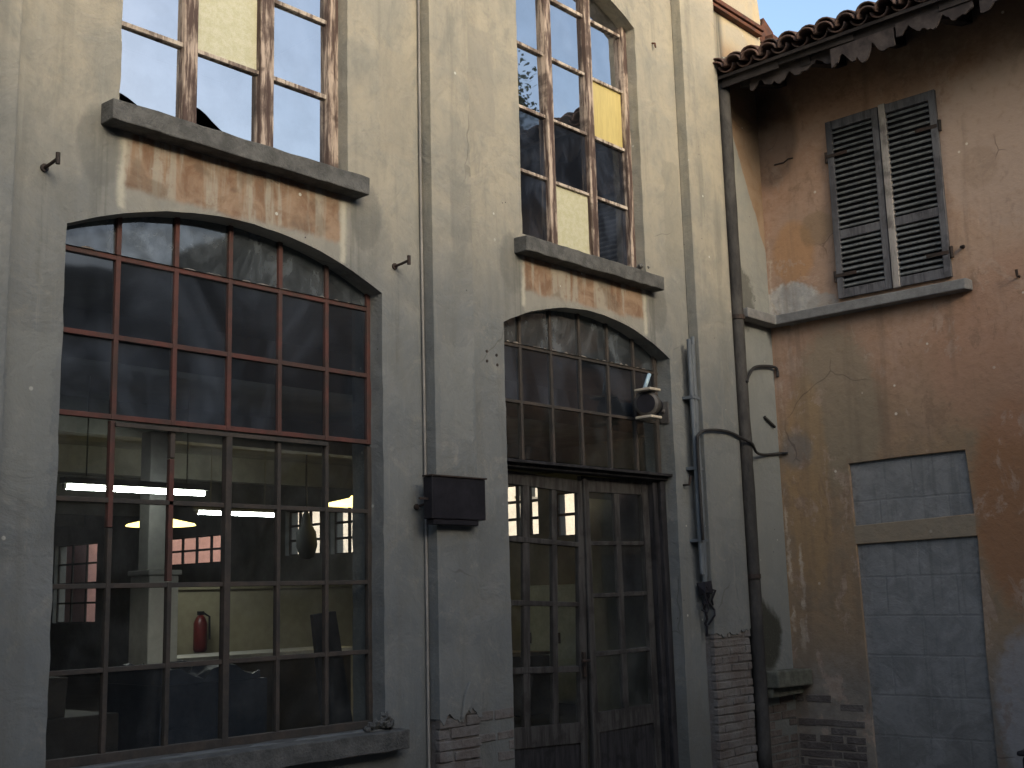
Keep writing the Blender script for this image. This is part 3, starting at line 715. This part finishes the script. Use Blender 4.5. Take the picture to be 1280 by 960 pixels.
# ================================================================== OCHRE HOUSE
HOU = thing('ochre_house', (12, -6, 0), 'weathered ochre house with closed louvred shutters and a blocked-up doorway', 'house')
XB = 9.93
mb = MB()
dl = [(-.69 - random.uniform(0, .006) - (.0 if k else 0), 0) for k in range(1)]
door_hole = [(-1.775, -.03), (-.735, -.03), (-.72, 1.0), (-.705, 1.955), (-1.785, 1.975), (-1.765, 1.0)]
top_hole = [(-1.775, 2.16), (-.70, 2.12), (-.69, 2.675), (-1.2, 2.69), (-1.75, 2.695)]
extra = []
for y0 in (-5.0, -8.6, -11.2):
    extra.append([(y0 - 1.0, 4.2), (y0, 4.2), (y0, 5.85), (y0 - 1.0, 5.85)])
mb.prism([(-13.38, -.05), (.02, -.05), (.02, 6.62), (-13.38, 6.62)], [door_hole, top_hole] + extra, 'x', XB, XB + .3)
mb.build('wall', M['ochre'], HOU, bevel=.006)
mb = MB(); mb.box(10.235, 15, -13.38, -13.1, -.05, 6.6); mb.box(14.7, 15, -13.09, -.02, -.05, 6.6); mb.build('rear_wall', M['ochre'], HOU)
mb = MB(); mb.box(XB + .028, XB + .2, -1.80, -.69, -.04, 1.99); mb.build('blocked_doorway', M['fill'], HOU, label='doorway walled up with grey rendered blocks')
mb = MB(); mb.box(XB + .032, XB + .2, -1.80, -.68, 2.10, 2.70); mb.build('blocked_transom', M['fill'], HOU, label='grey walled-up opening above the ochre lintel')
br = MB(); bricks(br, -.66, -.02, -.03, .62, XB, .007, .55, 'x')
br.build('exposed_brick', M['dampbrick'], HOU, bevel=.005)
# string course that becomes the shutter sill, turning the corner
mb = MB(); n = 24
mb.prism([(9.31, -.002), (9.31, -.128), (9.80, -.132), (9.797, -1.0), (9.80, -1.93), (9.86, -1.95), (XB - .001, -1.95), (XB - .001, -.002)], [], 'z', 4.035, 4.128)
mb.build('string_course', M['sill_grey'], HOU, bevel=.012)
def shutter(y0, y1, name_lab, pale_side):
    """y0 > y1; leaf closed against the wall"""
    z0, z1 = 4.185, 5.89; xa, xb = 9.885, 9.925; fw = .062
    mb = MB()
    if pale_side: mb.box(xa, xb, y1, y1 + fw, z0, z1); 
    else: mb.box(xa, xb, y1, y1 + fw, z0, z1); mb.box(xa, xb, y0 - fw, y0, z0, z1)
    for a, b in ((z0, z0 + .085), (4.74, 4.82), (z1 - .085, z1)): mb.box(xa + .003, xb - .003, y1 + fw, y0 - fw, a, b, jit=.002)
    o = mb.build('shutter', M['shutter'], HOU, bevel=.004, label=name_lab)
    if pale_side:
        mb = MB(); mb.box(xa - .008, xb, y0 - fw, y0, z0 - .005, z1 + .01, jit=.003); mb.build('meeting_stile', M['stile'], o, bevel=.005, label='pale worn meeting stile')
    mb = MB(); rt = Matrix.Rotation(R(-42), 3, 'Y')
    for a, b in ((z0 + .09, 4.738), (4.825, z1 - .088)):
        n = round((b - a) / .054)
        for k in range(n):
            zc = a + (b - a) * (k + .5) / n
            r2 = Matrix.Rotation(R(-38 + random.uniform(-4, 4)), 3, 'Y')
            mb.box(9.904 - .025, 9.904 + .025, y1 + fw - .002, y0 - fw + .002, zc - .0045, zc + .0045, r2)
    mb.build('slats', M['slat'], o)
    mb = MB(); mb.box(xb - .004, xb, y1 + fw, y0 - fw, z0 + .08, z1 - .08); mb.build('dark_slat_gap_sheet', M['black'], o)  # black sheet stands in for the shade between the slats
    mb = MB(); ye = y1 if pale_side else y0; s = -1 if pale_side else 1
    for zc in (4.40, 5.55):
        mb = MB(); mb.box(9.878, 9.8845, min(ye, ye - s * .2), max(ye, ye - s * .2), zc - .016, zc + .016); mb.tube([(9.90, ye + s * .016, zc - .05), (9.90, ye + s * .016, zc + .05)], .016, 8)
        mb.build('hinge', M['iron'], o)
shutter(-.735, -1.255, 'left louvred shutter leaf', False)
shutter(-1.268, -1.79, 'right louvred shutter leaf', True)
for y0 in (-5.0, -8.6, -11.2):
    mb = MB(); mb.box(XB + .1, XB + .14, y0 - .98, y0 - .02, 4.22, 5.83); mb.build('window', M['darkpane'], HOU)
    mb = MB(); mb.box(XB - .1, XB - .002, y0 - 1.1, y0 + .1, 4.04, 4.12); mb.build('sill', M['sill_grey'], HOU)
# roof
SL = math.tan(R(17)); XE = 9.07; ZE = 6.30
mb = MB()
for xa, xb_ in ((XE + .03, 12.4), (12.4, 15.8)):
    pass
za = lambda x: ZE + (x - XE) * SL if x < 12.45 else ZE + (12.45 - XE) * SL - (x - 12.45) * SL
prof = [(XE + .02, za(XE + .02)), (12.45, za(12.45)), (15.6, za(15.6)), (15.6, za(15.6) - .03), (12.45, za(12.45) - .03), (XE + .02, za(XE + .02) - .03)]
P = [[mb.bm.verts.new((x, y, z)) for x, z in prof] for y in (-13.36, -.004)]
for k in range(6): mb.bm.faces.new((P[0][k], P[0][(k + 1) % 6], P[1][(k + 1) % 6], P[1][k]))
mb.bm.faces.new(P[0]); mb.bm.faces.new(P[1][::-1])
roof = mb.build('roof', M['eavewood'], HOU)
def coppo(mb, y, x, z, L, r0, r1, up, roll=0, seg=8, th=.014):
    """one half-round clay tile lying up the slope"""
    d = Vector((math.cos(R(17)), 0, math.sin(R(17)))); nrm = Vector((-math.sin(R(17)), 0, math.cos(R(17)))); c = Vector((x, y, z))
    vs = []
    for (t, r) in ((0, r0), (L, r1)):
        for rr in (r, r - th):
            ring = []
            for k in range(seg + 1):
                a = math.pi * k / seg + roll
                ring.append(mb.bm.verts.new(c + d * t + Vector((0, 1, 0)) * math.cos(a) * rr + nrm * (math.sin(a) * rr * .85 * (1 if up else -1))))
            vs.append(ring)
    o0, i0, o1, i1 = vs
    for k in range(seg):
        mb.bm.faces.new((o0[k], o0[k + 1], o1[k + 1], o1[k])); mb.bm.faces.new((i0[k], i1[k], i1[k + 1], i0[k + 1])); mb.bm.faces.new((o0[k], i0[k], i0[k + 1], o0[k + 1]))
    mb.bm.faces.new((o0[0], o1[0], i1[0], i0[0])); mb.bm.faces.new((o0[seg], i0[seg], i1[seg], o1[seg]))
mb = MB()
y = -.10; col = 0
while y > -13.25:
    dy = random.uniform(-.012, .012); nc = 10 if y > -6 else 9
    for c in range(nc):
        xx = XE + .31 * c * math.cos(R(17)) + random.uniform(-.02, .02)
        zz = za(xx) + .012 * c * 0
        coppo(mb, y - .095 + dy, xx + random.uniform(-.015, .015), zz + .078, .36, .082, .07, False, random.uniform(-.05, .05))
        coppo(mb, y + dy + random.uniform(-.01, .01), xx - .03 + random.uniform(-.02, .02), zz + .062 + (.022 if c == 0 else 0), .38, .098, .082, True, random.uniform(-.08, .08))
        if c == 0: coppo(mb, y + dy + random.uniform(-.012, .012), xx - .055 + random.uniform(-.02, .02), zz + .045, .2, .092, .085, True, random.uniform(-.1, .1))
    y -= .19 + random.uniform(-.006, .006); col += 1
mb.build('roof_tiles', M['tile'], roof, True)
y = -.3
while y > -13.2:
    x0 = XE + random.uniform(.08, .2); a = Matrix.Rotation(R(-17), 3, 'Y'); mb = MB()
    mb.box(x0, 10.3, y - .05, y + .05, za(x0) - .16, za(x0) - .045, a, (x0, y, za(x0) - .045))
    y -= .62 + random.uniform(-.05, .05); mb.build('rafter', M['eavewood'], HOU, bevel=.006)
mb = MB(); y = -.11
while y > -13.2:
    l = random.uniform(.35, 1.1); h = random.uniform(.05, .085); o = random.uniform(0, .03)
    mb.box(XE + .05 + o, XE + .072 + o, max(y - l, -13.3) + .004, y, ZE - h - .015, ZE - .012, Matrix.Rotation(R(random.uniform(-1.2, 1.2)), 3, 'X'), jit=.008); y -= l
mb.build('eave_board', M['eavewood'], roof)
# torn remains of the soffit plaster hanging below the rafters
mb = MB()
def scrap(y0, y1, z_top, x, drops, thick=.02):
    n = len(drops) - 1; low = []
    for i, d in enumerate(drops):
        low.append((y0 + (y1 - y0) * i / n, z_top - d))
    mb.prism([(y0, z_top)] + low + [(y1, z_top)], [], 'x', x, x + thick)
def smooth_drops(n, base, amp, k):
    out = []; ph = random.uniform(0, 6)
    for i in range(n):
        out.append(max(.015, base + amp * (.6 * abs(math.sin(ph + i * k)) ** 1.4 + .5 * abs(math.sin(ph * 2 + i * k * .37)) * abs(math.sin(i * k * 1.9 + 1))) + random.uniform(-.012, .012)))
    return out
scrap(-.35, -1.18, 6.26, 9.22, smooth_drops(34, .06, .10, .28))
scrap(-1.20, -1.78, 6.22, 9.15, smooth_drops(30, .05, .17, .23))
scrap(-1.80, -2.45, 6.24, 9.15, smooth_drops(30, .04, .12, .25))
scrap(-2.50, -3.4, 6.25, 9.16, smooth_drops(40, .05, .13, .22))
mb.build('torn_soffit', M['scrap'], roof, label='ragged hanging scraps of soffit plaster')
mb = MB()      # mortar bedding at the wall end
for i in range(7): mb.box(9.06 + i * .12, 9.2 + i * .12, -.12, -.001, 6.36 + i * .02, 6.5 + i * .035, jit=.02)
mb.build('mortar_verge', M['plaster'], roof, bevel=.01)
mb = MB(); rt = Matrix.Rotation(0, 3, 'X')
mb.tube([(XB - .004, -.16, 5.64), (XB - .004, -.26, 5.636), (XB - .004, -.31, 5.66), (XB - .004, -.36, 5.655)], .008, 6); mb.build('wall_crack_edge', M['iron'], HOU)

# ================================================================== THINGS ON THE WALLS
def wig(pts, n=6, j=.004):
    out = []
    for a, b in zip(pts, pts[1:]):
        for i in range(n):
            p = Vector(a).lerp(Vector(b), i / n); out.append(tuple(p + Vector([random.uniform(-j, j) for _ in range(3)])))
    return out + [pts[-1]]
t = thing('downpipe', (9.22, -.07, 0), 'dirty dark downpipe in the corner between factory and ochre house', 'downpipe')
mb = MB(); mb.tube(wig([(9.203, -.075, 6.36), (9.21, -.07, 4), (9.215, -.07, 2), (9.22, -.07, .02)], 9, .003), [.062 + random.uniform(-.002, .002) for _ in range(28)], 14); mb.build('pipe', M['pipe'], t, True)
for zc in (4.02, 1.7):
    mb = MB(); mb.tube([(9.21, -.071, zc - .02), (9.21, -.071, zc + .02)], .070, 14); mb.box(9.19, 9.23, -.03, -.001, zc - .012, zc + .012); mb.build('pipe_bracket', M['iron'], t)
for (x, y, z0, z1, r, lab) in ((8.385, -.085, 1.72, 3.70, .020, 'slim blue-grey conduit farthest left beside the door'), (8.437, -.075, 1.66, 3.66, .022, 'middle blue-grey conduit rising beside the door'), (8.482, -.06, 1.70, 3.74, .017, 'thin blue-grey conduit tight against the end pilaster')):
    mb = MB(); mb.tube(wig([(x + .004, y, z0), (x, y, (z0 + z1) / 2), (x - .006, y, z1)], 6, .003), r, 10)
    for zc in (2.0, 2.6, 3.2): mb.box(x - r - .006, x + r + .006, y - r - .003, .0, zc - .012, zc + .012)
    tag(mb.build('conduit_pipe', M['conduit'], smooth=False), lab, 'conduit', 'blue-grey conduits by the door')
mb = MB(); mb.box(8.395, 8.485, -.11, -.03, 1.56, 1.66, jit=.016)
for _ in range(7):
    x = random.uniform(8.38, 8.49); pts = [(x, -.1, 1.58)]
    for k in range(4): pts.append((pts[-1][0] + random.uniform(-.04, .04), -.1 + random.uniform(-.03, .03), pts[-1][2] - random.uniform(-.03, .08)))
    mb.tube(pts, .009, 6)
mb.tube(wig([(8.43, -.07, 1.52), (8.45, -.06, 1.36), (8.46, -.05, 1.22)], 4, .01), .012, 6)
tag(mb.build('junction_box', M['black']), 'broken black junction box with loose wires below the conduits', 'junction box')
def cable(pts, r, lab, m='cable', n=8):
    P = [Vector(p) for p in pts]; out = []
    for i in range(len(P) - 1):
        p0, p1, p2, p3 = P[max(i - 1, 0)], P[i], P[i + 1], P[min(i + 2, len(P) - 1)]
        for k in range(n):
            u = k / n
            out.append(.5 * ((2 * p1) + (p2 - p0) * u + (2 * p0 - 5 * p1 + 4 * p2 - p3) * u * u + (3 * p1 - p0 - 3 * p2 + p3) * u ** 3))
    out.append(P[-1]); mb = MB(); mb.tube(out, r, 7)
    return tag(mb.build('cable', M[m], smooth=True), lab, 'cable')
cable([(8.37, -.125, 2.0), (8.365, -.125, 2.75), (8.39, -.13, 2.88), (8.55, -.135, 2.93), (8.85, -.125, 2.94), (9.08, -.125, 2.90), (9.2, -.15, 2.86), (9.35, -.10, 2.80), (9.6, -.03, 2.80), (9.88, -.02, 2.83), (9.91, -.10, 2.83)], .013, 'black cable looping from the conduits across the downpipe to the ochre wall')
cable([(9.2, -.14, 3.42), (9.3, -.10, 3.49), (9.5, -.05, 3.60), (9.75, -.03, 3.645), (9.91, -.04, 3.645), (9.912, -.05, 3.56)], .014, 'short black cable arching from the downpipe to the corner, above the long one')
cable([(9.68, -.015, 3.16), (9.76, -.02, 3.12), (9.85, -.02, 3.08)], .013, 'stub of black cable sticking out near the corner')
cable([(5.325, -.018, 9.3), (5.328, -.018, 6.4), (5.322, -.018, 4.4), (5.327, -.018, 2.6), (5.323, -.018, .02)], .0095, 'thin pale cable running down the left edge of the middle pilaster', 'palecable')
t = thing('notice_box', (5.53, -.1, 2.06), 'black flat metal box mounted on the middle pilaster', 'box')
mb = MB(); mb.box(5.225, 5.715, -.185, -.105, 2.085, 2.352); mb.build('box_body', M['black'], t, bevel=.006)
mb = MB(); mb.box(5.245, 5.655, -.175, -.105, 2.05, 2.083); mb.build('lower_lip', M['black'], t, bevel=.004)
mb = MB(); mb.box(5.215, 5.725, -.195, -.105, 2.3535, 2.364); mb.build('top_edge', M['iron'], t, bevel=.002)
mb = MB(); mb.tube([(5.29, -.002, 2.18), (5.29, -.13, 2.20)], .008, 8); mb.tube([(5.255, -.002, 2.17), (5.255, -.014, 2.17)], .02, 10)
mb.box(5.15, 5.224, -.15, -.14, 2.205, 2.218); mb.build('fixing_pin', M['iron'], t)
def hook(x, z, lab):
    mb = MB(); mb.tube([(x, .01, z), (x, -.07, z + .004), (x, -.14, z + .012)], .009, 8)
    mb.tube([(x, -.002, z), (x, -.012, z)], .022, 10); mb.tube([(x + .004, -.138, z - .014), (x + .002, -.14, z + .045)], .012, 8)
    tag(mb.build('wall_hook', M['iron']), lab, 'hook', 'iron hooks on the factory wall')
hook(2.70, 3.80, 'iron hook in the plaster left of the wide window arch')
hook(5.09, 3.735, 'iron hook in the plaster right of the wide window arch')
mb = MB(); mb.tube([(8.18, -.0, 6.36), (8.18, -.03, 6.35), (8.18, -.035, 6.31)], .009, 8)
tag(mb.build('wall_hook', M['rust']), 'small rusty hook at the upper right corner of the window above the door', 'hook', 'iron hooks on the factory wall')
mb = MB(); mb.tube([(XB + .01, -2.335, 4.08), (XB - .05, -2.335, 4.08), (XB - .055, -2.335, 4.13)], .012, 8)
tag(mb.build('wall_hook', M['iron']), 'iron hook in the ochre wall right of the shutters', 'hook', 'iron hooks on the ochre wall')
mb = MB(); mb.tube([(XB + .01, -1.90, 4.43), (XB - .05, -1.90, 4.42), (XB - .055, -1.93, 4.42)], .014, 8)
tag(mb.build('wall_hook', M['iron']), 'shutter catch beside the lower right hinge', 'hook', 'iron hooks on the ochre wall')
mb = MB(); mb.tube([(8.31, .0, 2.46), (8.31, -.06, 2.46), (8.315, -.075, 2.53)], .01, 8)
tag(mb.build('wall_hook', M['iron']), 'iron door catch in the plaster between door and conduits', 'hook', 'iron hooks on the factory wall')
mb = MB(); mb.box(8.9, 10.06, -.075, .02, 7.10, 7.155, jit=.006); mb.box(8.9, 10.05, -.055, .01, 7.06, 7.098, jit=.006)
tag(mb.build('iron_bar', M['rust'], bevel=.004), 'rusty iron bar along the factory wall above the tiled roof', 'bar')
mb = MB(); mb.box(10.2, 10.55, -.1, .2, 6.9, 7.12, jit=.02); mb.box(10.13, 10.34, .0, .1, 7.0, 7.3, Matrix.Rotation(R(25), 3, 'Y'), jit=.01)
tag(mb.build('beam_end', M['rust'], bevel=.006), 'dark beam end sticking out behind the factory corner above the roof', 'beam')
# spotlight at the fanlight
t = thing('wall_spotlight', (7.8, -.03, 3.05), 'grey drum spotlight with cream edges before the fanlight', 'spotlight')
ax = Vector((-.93, -.34, -.05)).normalized()
c0 = Vector((7.735, -.07, 3.085)); c1 = c0 - ax * .26
mb = MB(); mb.tube([c0 - ax * .0, c0 - ax * .02, c0 - ax * .10, c0 - ax * .11, c1], [.100, .102, .098, .062, .062], 22); mb.build('drum', M['lampgrey'], t, True)
mb = MB(); mb.tube([c0 + ax * .001, c0 + ax * .006], .078, 20); mb.build('lens', M['black'], t)
mb = MB(); mb.tube([c1 + ax * .002, c1 - ax * .035], .066, 18); mb.build('end_cap', M['black'], t)
for (zz, lab) in ((3.192, 'top'), (2.968, 'bottom')):
    mb = MB(); mb.box(c0.x - .06, c0.x + .09, -.16, .0, zz - .011, zz + .011); mb.build('cream_plate', M['cream'], t, bevel=.006)
mb = MB(); mb.tube([(7.735, -.06, 3.20), (7.795, -.075, 3.33)], .017, 10); mb.build('rod', M['bluerod'], t, True)
mb = MB(); mb.tube([c1, (8.10, .06, 3.08), (8.21, .08, 3.08)], .018, 8); mb.box(8.185, 8.203, .03, .11, 2.98, 3.16); mb.build('bracket', M['lampgrey'], t)
# four fixing holes in the plaster: small dark plugs
for (x, z) in ((5.955, 3.285), (5.955, 3.215), (6.055, 3.27), (6.06, 3.20)):
    mb = MB(); mb.tube([(x, .004, z), (x, -.004, z)], .011, 8); mb.build('fixing_hole', M['iron'], FAC)
# black bin at the right edge
t = thing('wheeled_bin', (9.5, -2.2, 0), 'black bin standing against the ochre wall at the right edge', 'bin')
mb = MB(); mb.prism([(9.2, -2.72), (9.75, -2.72), (9.75, -2.23), (9.2, -2.23)], [], 'z', .04, .33); mb.build('bin_body', M['black'], t, bevel=.03)
mb = MB(); mb.box(9.17, 9.78, -2.74, -2.21, .332, .37); mb.build('lid', M['black'], t, bevel=.015)

# ================================================================== SURROUNDINGS seen in the glass and through the hall, plus houses added as shading
def plain_house(name, lab, x0, x1, y0, y1, h, wm, face, wins, rise=1.2):
    t = thing(name, ((x0 + x1) / 2, (y0 + y1) / 2, 0), lab, 'building')
    mb = MB(); mb.box(x0, x1, y0, y1, -.05, h); mb.build('wall', wm, t)
    mb = MB(); n = (x0 - .4, x1 + .4, y0 - .4, y1 + .4)
    if (x1 - x0) > (y1 - y0):
        ym = (y0 + y1) / 2; a = [(n[0], n[2], h), (n[0], ym, h + rise), (n[0], n[3], h)]; b = [(n[1], q[1], q[2]) for q in a]
    else:
        xm = (x0 + x1) / 2; a = [(n[0], n[2], h), (xm, n[2], h + rise), (n[1], n[2], h)]; b = [(q[0], n[3], q[2]) for q in a]
    A = [mb.bm.verts.new(p) for p in a]; B = [mb.bm.verts.new(p) for p in b]
    mb.bm.faces.new(A); mb.bm.faces.new(B[::-1])
    for k in range(3): mb.bm.faces.new((A[k], A[(k + 1) % 3], B[(k + 1) % 3], B[k]))
    mb.build('roof', M['tile'], t)
    for (u, z, w, hh) in wins:
        mb = MB(); fr = MB()
        if face == '+y':
            mb.box(u - w / 2, u + w / 2, y1 + .001, y1 + .02, z, z + hh); fr.box(u - w / 2 - .08, u + w / 2 + .08, y1 + .001, y1 + .10, z - .1, z - .003)
        elif face == '-y':
            mb.box(u - w / 2, u + w / 2, y0 - .02, y0 - .001, z, z + hh); fr.box(u - w / 2 - .08, u + w / 2 + .08, y0 - .1, y0 - .001, z - .1, z - .003)
        else:
            mb.box(x0 - .02, x0 - .001, u - w / 2, u + w / 2, z, z + hh); fr.box(x0 - .1, x0 - .001, u - w / 2 - .08, u + w / 2 + .08, z - .1, z - .003)
        o = mb.build('window', M['darkpane'], t); fr.build('sill', M['opptrim'], o)
plain_house('shading_house_opposite', 'brown plastered house opposite the factory, added out of view to shade its lower wall', -12, 17, -22, -13.4, 7.6, M['opp'], '+y', [(x, z, 1, 1.6) for x in (-9, -6, -3, 0, 3, 6, 8.6) for z in (1, 4.5)])  # added behind the camera to block low sky and sun from the facade
plain_house('shading_house_side', 'brown plastered side house, added out of view to cut skylight from the left', -12.5, -6.5, -13.0, -.5, 7.0, M['opp'], 'none', [])  # unseen, added to keep skylight off the lower walls
plain_house('pink_house', 'pink plastered house seen through the far hall windows', 14.8, 20.5, 22, 31, 8.5, M['pinkwall'], '-y', [(x, z, 1, 1.7) for x in (16.6, 19) for z in (.6, 5)])
plain_house('white_house', 'white house seen through the brightest far hall windows', 20.52, 46, 22.3, 31, 8.0, M['whitewall'], '-y', [(x, z, 1, 1.7) for x in (22.6, 27, 31.5, 36) for z in (.6, 5)])
# tree behind the ochre house
tr = thing('tree', (19.5, -11.7, 0), 'slender leafy tree behind the ochre house, mirrored in the upper window', 'tree')
mb = MB(); rnd = random.Random(3); tips = []
mb.tube([(19.5, -11.7, -.04), (19.6, -11.6, 4), (19.4, -11.8, 8.5), (19.5, -11.7, 13.4)], [.32, .26, .18, .06], 10)
for k in range(34):
    z0 = rnd.uniform(5, 13.2); a = rnd.uniform(0, 6.28); l = rnd.uniform(.4, 1.0) * (1.25 - (z0 - 5) / 11)
    p0 = Vector((19.5, -11.7, z0)); p1 = p0 + Vector((math.cos(a) * l, math.sin(a) * l, rnd.uniform(.5, 1.8)))
    mb.tube([p0, p0.lerp(p1, .5) + Vector((0, 0, .15)), p1], [.07, .045, .015], 6); tips += [p1, p0.lerp(p1, .6), p0.lerp(p1, .85)]
mb.build('trunk', M['bark'], tr, True)
mb = MB()
for p in tips:
    for _ in range(70):
        q = p + Vector([rnd.gauss(0, .24), rnd.gauss(0, .24), rnd.gauss(0, .34)]); s = rnd.uniform(.035, .075)
        u = Vector([rnd.uniform(-1, 1) for _ in range(3)]).normalized(); v = u.orthogonal().normalized()
        mb.poly([q - u * s, q + v * s * .6, q + u * s, q - v * s * .6])
mb.build('crown', M['leaf'], tr)

# ================================================================== LIGHT, SKY, CAMERA
SUN_EL, SUN_AZ = 15, math.atan2(-.30, -1.0)        # azimuth measured from +Y towards +X
w = bpy.data.worlds.new('World'); S.world = w; w.use_nodes = True
nt = w.node_tree; bg = nt.nodes['Background']
sky = nt.nodes.new('ShaderNodeTexSky'); sky.sky_type = 'NISHITA'; sky.sun_disc = False
sky.sun_elevation = R(SUN_EL); sky.sun_rotation = SUN_AZ; sky.air_density = 1.0; sky.dust_density = 3; sky.ozone_density = 1.2
nt.links.new(sky.outputs[0], bg.inputs[0]); bg.inputs[1].default_value = .15
ld = bpy.data.lights.new('Sun', 'SUN'); ld.energy = .74; ld.angle = R(20); ld.color = (1, .88, .74)
so = bpy.data.objects.new('Sun', ld); COL.objects.link(so)
d = Vector((math.sin(SUN_AZ) * math.cos(R(SUN_EL)), math.cos(SUN_AZ) * math.cos(R(SUN_EL)), math.sin(R(SUN_EL))))
so.rotation_euler = d.to_track_quat('Z', 'Y').to_euler(); so.location = (0, -8, 20)

cam = bpy.data.cameras.new('Camera'); co = bpy.data.objects.new('Camera', cam); COL.objects.link(co); S.camera = co
cam.sensor_width = 36; cam.lens = 1486.15 / 1280 * 36; cam.clip_start = .05; cam.clip_end = 2000
pt, rl, ya = R(10.0373), R(-1.56115), R(42.0388)
fw = Vector((0, math.cos(pt), math.sin(pt))); rg = Vector((1, 0, 0)); up = Vector((0, -math.sin(pt), math.cos(pt)))
r2 = rg * math.cos(rl) + up * math.sin(rl); u2 = -rg * math.sin(rl) + up * math.cos(rl)
A = Matrix(((math.sin(ya), math.cos(ya), 0), (-math.cos(ya), math.sin(ya), 0), (0, 0, 1)))
r2, u2, fw = A @ r2, A @ u2, A @ fw
co.matrix_world = Matrix(((r2.x, u2.x, -fw.x, 0), (r2.y, u2.y, -fw.y, -5.6), (r2.z, u2.z, -fw.z, 1.6), (0, 0, 0, 1)))
vs = S.view_settings; vs.view_transform = 'Standard'; vs.look = 'None'; vs.gamma = 1; vs.exposure = 1.4
S.cycles.use_denoising = True
S.cycles.max_bounces = 8; S.cycles.transparent_max_bounces = 16
S.cycles.sample_clamp_indirect = 6
